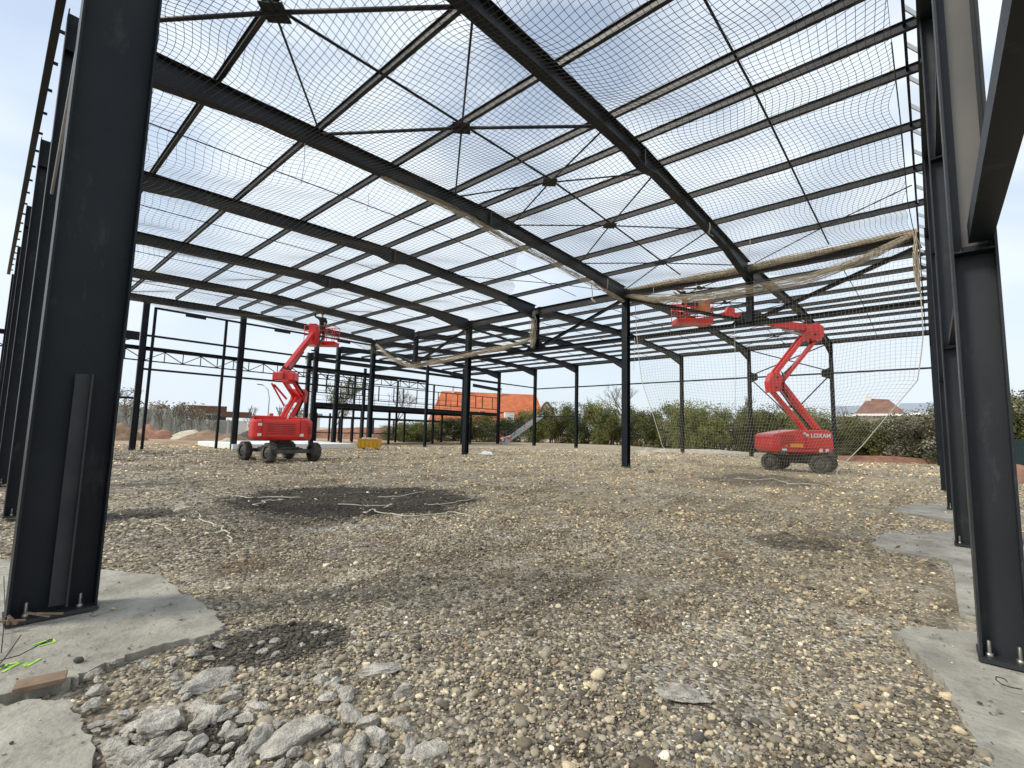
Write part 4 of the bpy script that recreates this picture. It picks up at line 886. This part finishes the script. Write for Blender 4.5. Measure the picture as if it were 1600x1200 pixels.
rope([G(1597, 1077, .06), G(1580, 1074, .065), G(1565, 1069, .07), G(1556, 1062, .07), G(1557, 1057, .07), G(1568, 1060, .07), G(1574, 1065, .07)], .0035, 'bent rusty wire hook on the right footing', 'wire', 'wire', WIRE)
wr = MB().m(WIRE)
for P in ([(-30, 1040), (30, 1024), (78, 999), (82, 998), (81, 1001), (55, 1010)], [(-20, 1060), (10, 1025), (33, 992)], [(2, 1020), (8, 960), (6, 900)]): wr.tube([Vector(G(x, y, .06+.02*i)) for i, (x, y) in enumerate(P)], .0035, 5)
tag(wr.build('binding_wire'), 'dark binding wires sticking out beside the foot of the big left column', 'wire')
tw = MB().m(WOOD)
for k in range(7): a = Vector((.15+R_.uniform(0, .45), 5.22+R_.uniform(-.06, .08), .075)); tw.bar(a, a+Vector((R_.uniform(-.25, .25), R_.uniform(-.08, .08), R_.uniform(0, .08))), .018, .012)
tag(tw.build('wood_scrap'), 'thin wood splinters at the foot of the big left column', 'wood scrap')
# ------------------------------------------------------------------ things standing in the back of the hall
yc = thing('yellow_container', 'small yellow steel tipping skip near the middle of the hall back', 'skip', G(577, 702))
c0 = Vector(G(577, 702)); ux = Vector((RT[0], RT[1], 0)).normalized(); uy = Vector((-ux.y, ux.x, 0)); TY = frame_T(c0, ux)
b = MB().m(YELLOW)
b.prism([(-.72, -.42, .14), (.72, -.42, .14), (.78, -.5, .78), (-.78, -.5, .78)], (0, .03, 0)).prism([(-.72, .42, .14), (.72, .42, .14), (.78, .5, .78), (-.78, .5, .78)], (0, -.03, 0))
b.box((-.76, 0, .46), (.03, .95, .64)).box((.76, 0, .46), (.03, .95, .64)).box((0, 0, .15), (1.45, .85, .03)).box((0, -.51, .77), (1.6, .05, .06)).box((0, .51, .77), (1.6, .05, .06))
thing_part('skip_body', tb(TY, b), yc, .004)
b = MB().m(YELLOW)
for k in range(5): b.box((-.6+.3*k, -.485, .46), (.05, .04, .6))
for x in (-.5, .5): b.box((x, 0, .07), (.2, .8, .12))
thing_part('fork_pocket', tb(TY, b), yc)
b = MB().m(POLY)
for k in range(5): b.box((-.4+.2*k, R_.uniform(-.2, .2), .8), (.22, .3, .14), Matrix.Rotation(R_.uniform(0, 3), 3, 'Z'))
o = tb(TY, b).build('packaging_waste'); tag(o, 'white packaging scraps heaped in the yellow skip', 'waste')
iso = thing('insulation_slab', 'low bright white field of insulation boards behind the left lift', 'insulation boards', (15, 36, 0))
k = 0
for xa in np.arange(11.0, 18.6, 1.25):
    for ya in (33.9, 36.4, 38.9):
        MB().m(POLY).box((xa+.62, ya+1.2, .17+R_.uniform(-.008, .008)), (1.235, 2.46, .34)).build('board', iso)
sheet = MB().m(WHITE).prism([(*G(750, 710)[:2], .02), (*G(770, 712)[:2], .02), (*G(768, 708)[:2], .05), (*G(755, 707)[:2], .06)], (0, 0, .05)).build('plastic_sheet'); tag(sheet, 'crumpled white plastic sheet on the gravel right of the second middle column', 'plastic sheet')
def mound(name, c, sx, sy, h, mt, label, seed, rot=0., cat='soil heap'):
    n = 22; V = []; F_ = []; rr = random.Random(seed); from mathutils import noise as mn
    for i in range(n+1):
        for j in range(n+1):
            u_, v__ = i/n*2-1, j/n*2-1; r = math.hypot(u_, v__); z = max(0, 1-r**1.6)*h*(1+.5*mn.noise(Vector((u_*2.2+seed, v__*2.2, 0))))+(.10*h*mn.noise(Vector((u_*7, v__*7+seed, 0))) if r < .95 else -.05)
            x, y = u_*sx, v__*sy; V.append((c[0]+x*math.cos(rot)-y*math.sin(rot), c[1]+x*math.sin(rot)+y*math.cos(rot), z-.04))
    for i in range(n):
        for j in range(n): F_.append((i*(n+1)+j, (i+1)*(n+1)+j, (i+1)*(n+1)+j+1, i*(n+1)+j+1))
    b = MB().m(mt).add(V, F_, True); return tag(b.build(name), label, cat)
ra = math.atan2(RT[1], RT[0])
mound('rubble_heap', G(237, 685), 2.6, 2, 1.3, REDD_SOIL, 'reddish heap of broken tiles in front of the concrete wall', 1, ra)
mound('soil_heap', G(182, 687), 2.6, 2, 1.5, DIRT, 'brown soil heap just right of the big left column', 2, ra)
mound('gravel_heap', G(297, 686), 2.8, 1.8, .85, PGRAV, 'pale gravel heap left of the far thin post', 3, ra)
mound('soil_heap', G(335, 688), 3.6, 2.2, .9, DIRT, 'low brown heap behind the far pair of posts', 4, ra)
mound('gravel_heap', G(350, 697), 1.4, 1.0, .55, PGRAV, 'small pale stone heap left of the left boom lift', 5, ra)
mound('soil_heap', G(398, 688), 3.2, 2.2, 1.0, DARKS, 'dark grey heap behind the left boom lift', 6, ra)
mound('soil_bank', G(575, 686), 14, 2, 1.5, REDD_SOIL, 'long low red brown earth bank beyond the mezzanine', 7, ra, 'earth bank')
mound('gravel_bank', G(1090, 707), 6.5, 1.2, .35, PGRAV, 'long low bank of pale gravel before the hedge', 8, ra, 'gravel bank')
mound('gravel_heap', G(1011, 709), .7, .6, .45, PGRAV, 'small white gravel pile right of the front middle column', 9, ra)
mound('soil_bank', G(1400, 722), 9, 1.2, .4, REDD_SOIL, 'low strip of red brown earth under the right hedge', 10, ra-.3, 'earth bank')
mound('soil_heap', G(1598, 752), 2.6, 1.4, .7, REDD_SOIL, 'red brown soil heap at the right edge beside the dark panel', 12, ra)
mound('soil_heap', G(650, 690), 1.6, 1.2, .5, PGRAV, 'small sandy heap behind the slim far column', 13, ra)
# ------------------------------------------------------------------ background: walls, houses, mast, lamp
fw = thing('concrete_panel_wall', 'tall grey green concrete panel wall behind the soil heaps at the left', 'wall', AT(280, 682, 76))
def fence_run(x0, x1, d, h, n):
    P0_, P1_ = Vector(AT(x0, 660, d)), Vector(AT(x1, 660, d)); P0_.z = P1_.z = 0
    dd = (P1_-P0_); 
    for k in range(n):
        a = P0_+dd*k/n; c = P0_+dd*(k+1)/n; b = MB().m(FENCEM); b.bar(a.lerp(c, .03)+Vector((0, 0, h/2)), a.lerp(c, .97)+Vector((0, 0, h/2)), .12, h); 
        nrm = Vector((-dd.y, dd.x, 0)).normalized()*-.08
        for q in range(12): e = a.lerp(c, (q+.5)/12); b.bar(e+nrm+Vector((0, 0, .1)), e+nrm+Vector((0, 0, h-.1)), .10, .05)
        b.build('panel', fw); MB().m(FENCEM).bar(a, a+Vector((0, 0, h+.1)), .28, .28).build('fence_post', fw)
fence_run(120, 290, 76, 3.4, 9); fence_run(290, 372, 77, 2.2, 5)
def bld(name, label, x0, x1, d, z0, z1, wm, depth=8, cat='building'):
    r = thing(name, label, cat, (*AT((x0+x1)/2, 660, d)[:2], 0)); a, c = Vector(AT(x0, 660, d)), Vector(AT(x1, 660, d)); a.z = c.z = 0
    ux_ = (c-a).normalized(); L = (c-a).length; T = frame_T(a, ux_)
    thing_part('wall', tb(T, MB().m(wm).box((L/2, depth/2, z1/2), (L, depth, z1))), r); return r, T, L
def pxm(d): return d/FPX*1.08
r, T, L = bld('low_building', 'low building with a brown fascia and white walls behind the concrete wall', 296, 348, 112, 0, 3.8, PLAST)
thing_part('roof_fascia', tb(T, MB().m(BRICKF).box((L/2, 3.8, 4.55), (L+1, 9.2, 1.4))), r)
for k in range(4): thing_part('window', tb(T, MB().m(GLASS).box((1+L*k/4.3+.6, -.03, 2.6), (1.2, .1, 1.6))), r)
r, T, L = bld('low_building', 'small reddish canopy building right of the brown fascia building', 352, 386, 108, 0, 2.4, PLAST, 5)
thing_part('roof_fascia', tb(T, MB().m(BRICKF).box((L/2, 2.4, 3.6), (L+1.5, 6, 1.1))), r)
r, T, L = bld('white_building', 'pale flat roofed building far behind the dark mezzanine', 455, 500, 130, 0, 4.5, PLAST)
thing_part('roof', tb(T, MB().m(SLATE).box((L/2, 4, 4.7), (L+1, 9, .5))), r)
# red roofed house
d = 112; r = thing('red_roof_house', 'long house with a bright orange tiled roof and arched gable, beyond the mezzanine', 'house', (*AT(765, 665, d)[:2], 0))
a, c = Vector(AT(668, 665, d)), Vector(AT(852, 665, d+4)); a.z = c.z = 0; L = (c-a).length; T = frame_T(a, c-a); k_ = L/184
thing_part('wall', tb(T, MB().m(PLAST).box((L/2, 6, 1.7), (L-1, 11, 3.4))), r)
zr, ze = 11.2, 3.4
rf = MB().m(TILE).add([(0, -1, ze), (L+.3, -1, ze), (L+.3, 12.5, ze), (0, 12.5, ze), (3.2, 6, zr), (L-1.0, 6, zr)], [(0, 1, 5, 4), (2, 3, 4, 5), (3, 0, 4), (1, 2, 5), (3, 2, 1, 0)]); ro = thing_part('roof', tb(T, rf), r)
for xx_ in (6, 9.5, 18): par(tb(T, MB().m(PLAST).box((xx_, 5.6, 11.5), (.5, .6, 1.5)).m(TILEB).box((xx_, 5.6, 12.3), (.65, .75, .25))).build('chimney', None), ro)
for xx_ in (4.5, 13.0, 17.5): par(tb(T, MB().m(GLASS).box((xx_, 1.6, 5.9), (1.2, .25, .9), Matrix.Rotation(math.atan2(zr-ze, 7), 3, 'X'))).build('skylight', None), ro)
par(tb(T, MB().m(WHITE).box((19.3, .6, 5.0), (2.2, 2.8, 2.6)).m(TILE).box((19.3, .5, 6.4), (2.6, 3.2, .2))).build('dormer', None), ro)
ga = MB().m(TILEB); n = 14; outer = [(0, 2.4), (1.6, 5.5), (3.2, 8.6), (4.2, 9.7), (5.4, 8.2), (7.2, 4.0), (8.2, 2.0)]
T2 = frame_T(T @ Vector((L-3.2, -1.3, 0)), (c-a))
arch = [(2.3+2.0*math.cos(t)*1., 3.6+3.2*math.sin(t)) for t in np.linspace(math.pi, 0, 12)]
gw = MB().m(PLAST).prism([(.2+q[0]*.95, 0, q[1]) for q in [(.6, 2.0), (1.2, 5.6), (2.2, 7.6), (3.0, 8.4), (4.0, 7.2), (5.0, 4.6), (5.6, 2.0)]], (0, .4, 0)); thing_part('gable_wall', tb(T2, gw), r)
ed = MB().m(TILEB)
op = [(.1, 2.6), (1.0, 5.8), (2.2, 8.0), (3.1, 8.9), (4.3, 7.5), (5.4, 4.8), (6.3, 2.2)]
for p, q in zip(op[:-1], op[1:]): ed.bar((p[0], -.2, p[1]), (q[0], -.2, q[1]), .5, .5)
thing_part('gable_trim', tb(T2, ed), r)
gla = MB().m(GLASS).prism([(1.6, -.05, 2.2)]+[(3.0+1.3*math.cos(t), -.05, 4.6+2.2*math.sin(t)) for t in np.linspace(math.pi, 0, 9)]+[(4.4, -.05, 2.2)], (0, .04, 0)); thing_part('arched_window', tb(T2, gla), r)
# right houses
d = 95; r = thing('brown_roof_house', 'house with a brown hipped tile roof rising above the right hedge', 'house', (*AT(1375, 660, d)[:2], 0)); a, c = Vector(AT(1342, 670, d)), Vector(AT(1412, 670, d)); a.z = c.z = 0; L = (c-a).length; T = frame_T(a, c-a)
thing_part('wall', tb(T, MB().m(PLAST).box((L/2, 5, 2.7), (L-.6, 9, 5.4))), r)
ro = thing_part('roof', tb(T, MB().m(TILEB).add([(-.5, -.6, 5.7), (L+.5, -.6, 5.7), (L+.5, 10.6, 5.7), (-.5, 10.6, 5.7), (L*.22, 5, 8.6), (L*.72, 5, 8.4)], [(0, 1, 5, 4), (2, 3, 4, 5), (3, 0, 4), (1, 2, 5), (3, 2, 1, 0)])), r)
thing_part('gutter', tb(T, MB().m(WHITE).box((L/2, -.7, 5.6), (L+1.2, .25, .35))), r); par(tb(T, MB().m(PLAST).box((L*.25, 4.6, 8.7), (.7, .7, 1.2))).build('chimney', None), ro)
for (xa, xb, d, lab) in ((1306, 1350, 125, 'long low building with a grey blue roof left of the brown roofed house'), (1404, 1620, 118, 'long building with a grey blue roof right of the brown roofed house')):
    r = thing('grey_roof_building', lab, 'building', (*AT((xa+xb)/2, 660, d)[:2], 0)); a, c = Vector(AT(xa, 670, d)), Vector(AT(xb, 670, d)); a.z = c.z = 0; L = (c-a).length; T = frame_T(a, c-a)
    thing_part('wall', tb(T, MB().m(PLAST).box((L/2, 6, 3.3), (L, 11, 6.6))), r)
    thing_part('roof', tb(T, MB().m(SLATE).add([(-.5, -.6, 6.9), (L+.5, -.6, 6.9), (L+.5, 12, 6.9), (-.5, 12, 6.9), (0, 6, 9.2), (L, 6, 9.2)], [(0, 1, 5, 4), (2, 3, 4, 5), (3, 0, 4), (1, 2, 5), (3, 2, 1, 0)])), r)
    thing_part('gutter', tb(T, MB().m(WHITE).box((L/2, -.7, 6.75), (L+1.2, .25, .4))), r)
    w_ = MB().m(GLASS)
    for q in range(int(L/4)): w_.box((2+4*q, -.02, 4.5), (1.4, .1, 1.3))
    thing_part('window', tb(T, w_), r)
gp = MB().m(GREENF); a, c = Vector(AT(1584, 720, 38)), Vector(AT(1680, 720, 36)); a.z = c.z = .9; gp.bar(a, c, .1, 1.8)
for k in range(16): e = a.lerp(c, k/15); gp.bar(e-Vector((.06, 0, .9)), e+Vector((-.06, 0, .92)), .07, .07)
tag(gp.build('site_fence_panel'), 'dark green fence panel at the right edge beyond the gable column', 'fence')
# street lamp and lattice mast
lp = thing('street_lamp', 'slim grey street lamp with a bent arm above the left boom lift body', 'street lamp', (*AT(418, 660, 70)[:2], 0)); b0 = Vector((*AT(418, 660, 70)[:2], 0)); sd2 = -Vector((RT[0], RT[1], 0)).normalized()
thing_part('pole', MB().m(GALV).tube([b0, b0+Vector((0, 0, 5.2)), b0+Vector((0, 0, 6.3))+sd2*.25, b0+Vector((0, 0, 6.9))+sd2*.9], .07, 8), lp); e = b0+Vector((0, 0, 6.95))+sd2*1.0
thing_part('lamp_head', MB().m(DGREY).bar(e, e+sd2*.7+Vector((0, 0, .08)), .25, .12), lp)
ms = thing('lattice_mast', 'tall grey lattice telecom mast far behind the left lift', 'mast', (*AT(480, 660, 120)[:2], 0)); m0 = Vector((*AT(480, 660, 120)[:2], 0)); b = MB().m(GALV)
HM = 19
cr = [Vector((.45, .45, 0)), Vector((-.45, .45, 0)), Vector((-.45, -.45, 0)), Vector((.45, -.45, 0))]
for q in cr: b.bar(m0+q, m0+q*.7+Vector((0, 0, HM)), .08, .08)
for k in range(18):
    for i in range(4): b.bar(m0+cr[i]+Vector((0, 0, k)), m0+cr[(i+1) % 4]+Vector((0, 0, k+1)), .05, .05)
thing_part('tower', b, ms)
an = MB().m(WHITE)
for (z, w_) in ((18, .5), (17, .9), (14.5, .8)):
    for q in cr: an.box(m0+q*2.0+Vector((0, 0, z)), (.3, .3, 1.3))
thing_part('antenna', an, ms)
# ------------------------------------------------------------------ vegetation
def leafmat(name, c1, c2, c3):
    m = bpy.data.materials.new(name); m.use_nodes = True; t = m.node_tree; b = t.nodes['Principled BSDF']; b.inputs['Roughness'].default_value = .7; b.inputs['Specular IOR Level'].default_value = .2
    a = N(t, 'ShaderNodeAttribute', attribute_name='tint'); t.links.new(a.outputs['Color'], b.inputs['Base Color']); return m
LEAF = leafmat('hedge_leaf', 0, 0, 0)
def bushmesh(name, W, H, n, cols, seed, leaf=.16, D=None):
    g_ = np.random.default_rng(seed); D = D or W*.8
    nb = 60; cx = g_.uniform(-.5, .5, nb)*W*.8; cyy = g_.uniform(-.5, .5, nb)*D*.8; hz = g_.uniform(.04, .84, nb)*H; rr = g_.uniform(.10, .2, nb)*min(W, H*1.2)
    k = g_.integers(0, nb, n); dirs = g_.normal(size=(n, 3)); dirs /= np.linalg.norm(dirs, axis=1, keepdims=True); rad = rr[k]*(.35+.7*g_.random(n)**.5)
    P = np.stack([cx[k], cyy[k], hz[k]], 1)+dirs*rad[:, None]*np.array([1, 1, .85]); P[:, 2] = np.abs(P[:, 2])+.02
    # sprigs reaching out of the top
    ns = n//40; P[:ns, 2] = H*g_.uniform(.8, 1.05, ns); 
    nrm = dirs*.5+g_.normal(size=(n, 3))*.7; nrm /= np.linalg.norm(nrm, axis=1, keepdims=True); u_ = np.cross(nrm, g_.normal(size=(n, 3))); u_ /= np.linalg.norm(u_, axis=1, keepdims=True); v_ = np.cross(nrm, u_)
    s = leaf*g_.uniform(.6, 1.3, n)[:, None]; V = np.stack([P-u_*s, P+v_*s*.5, P+u_*s, P-v_*s*.5], 1).reshape(-1, 3); F_ = np.arange(4*n).reshape(n, 4)
    ccl = np.array(cols)[g_.integers(0, len(cols), nb)]; c = ccl[k]*g_.uniform(.7, 1.9, (n, 1))
    return V, F_, np.repeat(c, 4, 0)
HC = [[(.055, .065, .02), (.09, .095, .03), (.13, .125, .045)], [(.14, .16, .045), (.10, .12, .035), (.18, .18, .07)], [(.17, .16, .11), (.12, .12, .07), (.28, .26, .2)], [(.04, .05, .02), (.065, .07, .03), (.09, .09, .035)]]
def shrub_proto(kind, seed, W=5.8, H=4.6, n=15000, leaf=.095):
    root = thing('hedge_shrub', 'x', 'shrub'); V, F_, c = bushmesh('foliage', W, H, n, HC[kind], seed, leaf); o = npmesh('foliage', V, F_, 4, LEAF, colors=c); o.parent = root
    b = MB().m(BARK); rr = random.Random(seed)
    for k in range(9): a = (rr.uniform(-1, 1), rr.uniform(-.6, .6), 0); b.tube([a, (a[0]*1.3+rr.uniform(-.3, .3), a[1]*1.4, H*.45), (a[0]*1.9+rr.uniform(-.5, .5), a[1]*1.9, H*.85)], [.07, .045, .015], 5)
    s_ = b.build('stem'); s_.parent = root; return root
protos = [shrub_proto(0, 1), shrub_proto(1, 2), shrub_proto(2, 3), shrub_proto(3, 4), shrub_proto(0, 5), shrub_proto(2, 6)]
# (px, base y, top y, kind)
HED = [(700, 689, 652, 3), (745, 690, 645, 0), (790, 690, 648, 3), (833, 691, 642, 1), (868, 692, 633, 0), (905, 693, 628, 4), (940, 694, 622, 1), (965, 695, 632, 0), (1000, 697, 634, 3), (1035, 699, 640, 4), (1068, 701, 624, 1), (1105, 703, 627, 1), (1140, 704, 640, 0), (1180, 706, 642, 3), (1222, 708, 634, 4), (1262, 710, 632, 1), (1298, 713, 648, 0), (1335, 715, 654, 3), (1372, 717, 659, 0), (1408, 719, 658, 0), (1442, 721, 652, 2), (1478, 724, 634, 5), (1520, 727, 628, 2), (1562, 730, 622, 5), (1605, 733, 620, 2), (1655, 738, 620, 0), (1720, 745, 618, 3),
       (655, 690, 660, 1), (625, 688, 662, 1), (668, 687, 655, 4)]
ORD = {0: 'dense dark green', 1: 'bright fresh green', 2: 'pale blossoming grey green', 3: 'very dark low', 4: 'rounded mid green', 5: 'pale twiggy budding'}
for i, (px_, by, ty, kd) in enumerate(HED):
    P = G(px_, by); dist = math.hypot(P[0], P[1]); dist = min(dist, 78); P = AT(px_, by, dist); fwd = P[0]*FW[0]+P[1]*FW[1]; H = (by-ty)*fwd/FPX*R_.uniform(.9, 1.06)
    o = copy_tree(protos[kd]); o.location = (P[0], P[1], 0); o.rotation_euler = (0, 0, R_.uniform(-.5, .5)+ra); sx_ = R_.uniform(.95, 1.15); o.scale = (sx_, sx_, H/4.6)
    place = 'behind the staircase' if px_ < 800 else 'left of the front middle column' if px_ < 960 else 'right of the front middle column' if px_ < 1130 else 'behind the right lift' if px_ < 1310 else 'below the grey and brown roofs' if px_ < 1470 else 'at the far right edge'
    if px_ < 690: place = "under the mezzanine"
    tag(o, f'{ORD[kd]} shrub of the boundary hedge {place}', 'shrub', 'shrubs of the boundary hedge')
for p in protos:
    for ch in list(p.children): bpy.data.objects.remove(ch)
    bpy.data.objects.remove(p)
def bare_tree(label, px_, dist, H, spread, seed, mt=TWIG, buds=None, cat='tree', r0=.16, levels=5, name='bare_tree', multi=1, group=None, lift=.32):
    rr = random.Random(seed); base = Vector((*AT(px_, 660, dist)[:2], 0)); root = thing(name, label, cat, tuple(base), group); tk = MB().m(BARK); cr_ = MB().m(mt); tips = []
    def grow(p, d_, l, r, lv):
        q = p+d_*l*.5+Vector((rr.gauss(0, .04), rr.gauss(0, .04), 0))*l; e = q+(d_+Vector((rr.gauss(0, .12), rr.gauss(0, .12), 0))).normalized()*l*.5
        r = max(r, .022); (tk if lv >= levels-1 else cr_).tube([p, q, e], [r, r*.85, r*.65], 5 if lv > 2 else 3, cap=False)
        if lv == 0: tips.append(e); return
        for k in range(rr.choice((2, 3, 3))):
            a = rr.uniform(0, 6.28); t = rr.uniform(.35, .8)*spread; n_ = Vector((math.cos(a), math.sin(a), 0)); dd = (d_+n_*t+Vector((0, 0, .15))).normalized(); grow(e, dd, l*rr.uniform(.62, .85), r*.6, lv-1)
        if rr.random() < .5: grow(q, (d_+Vector((rr.gauss(0, .6), rr.gauss(0, .6), .2))).normalized(), l*.6, r*.45, lv-1)
    for m_ in range(multi):
        o_ = Vector((rr.uniform(-1, 1), rr.uniform(-1, 1), 0))*(multi > 1)*spread; grow(base+o_, (Vector((rr.gauss(0, .12), rr.gauss(0, .12), 1))).normalized(), H*lift, r0, levels)
    par(tk.build('trunk', None), root); par(cr_.build('crown', None), root)
    if buds:
        n = min(9000, len(tips)*8); g_ = np.random.default_rng(seed); tp = np.array([tuple(t) for t in tips]); P = tp[g_.integers(0, len(tp), n)]+g_.normal(size=(n, 3))*.22; u_ = g_.normal(size=(n, 3)); u_ /= np.linalg.norm(u_, axis=1, keepdims=True); v_ = np.cross(u_, g_.normal(size=(n, 3))); v_ /= np.linalg.norm(v_, axis=1, keepdims=True); s = .09
        V = np.stack([P-u_*s, P+v_*s*.6, P+u_*s, P-v_*s*.6], 1).reshape(-1, 3); c = np.array(buds)[None]*g_.uniform(.6, 1.4, (n, 1)); npmesh('bud', V, np.arange(4*n).reshape(n, 4), 4, LEAF, root, colors=np.repeat(c, 4, 0))
    return root
bare_tree('wide bare tree rising behind the hedge beside the front middle column', 985, 95, 11.0, 1.0, 3, r0=.2)
bare_tree('thin bare tree behind the hedge left of the front middle column', 928, 88, 8.5, .8, 4)
bare_tree('slim pale upright bare tree behind the hedge, right of the middle column', 1140, 90, 9.2, .45, 5, levels=5)
bare_tree('small bare tree above the hedge behind the right lift', 1245, 80, 7.3, .8, 6, levels=4)
bare_tree('green budding tree behind the columns left of the mezzanine', 522, 68, 8.4, .9, 8, buds=(.22, .24, .08), r0=.14)
bare_tree('bare tree with spreading limbs beyond the mezzanine deck', 618, 80, 8.5, 1.0, 9)
bare_tree('dark evergreen looking tree above the wall at the far left', 192, 90, 7.0, .9, 10, buds=(.035, .05, .025), levels=4, r0=.2)
bare_tree('faint bare tree left of the street lamp', 392, 80, 5.0, .5, 12, levels=4)
bare_tree('faint bare tree right of the street lamp', 438, 80, 5.2, .5, 13, levels=4)
bare_tree('pale budding tree behind the left lift body', 458, 75, 4.5, .9, 14, buds=(.30, .28, .2), levels=4)
bare_tree('twiggy tree top at the right edge above the hedge', 1585, 60, 6.4, .7, 15, levels=4, buds=(.2, .18, .12))
bare_tree('thin bare tree behind the grey roofed building left end', 1330, 90, 6.5, .5, 16, levels=4)
for k, x in enumerate((196, 214, 240, 252, 268, 284, 292, 306, 322, 340)):
    lab = 'dense dark thicket of bare stems before the concrete wall' if k == 5 else 'leafless upright shrub growing against the concrete wall'
    bare_tree(lab, x, 66+R_.uniform(-4, 5), R_.uniform(3.6, 5.0), .5, 30+k, levels=3, name='bare_shrub', cat='shrub', r0=.035, multi=2, group='bare shrubs along the concrete wall', lift=.3)
dd_ = AT(240, 645, 84); V, F_, c = bushmesh('reeds', 16, 4.6, 5000, [(.26, .21, .14), (.22, .18, .12), (.32, .27, .19)], 77, .2, 3); o = npmesh('dry_shrub', V, F_, 4, LEAF, colors=c); o.location = (*AT(250, 645, 84)[:2], 0); o.rotation_euler = (0, 0, ra); tag(o, 'tawny dry thicket showing above the concrete wall', 'shrub')
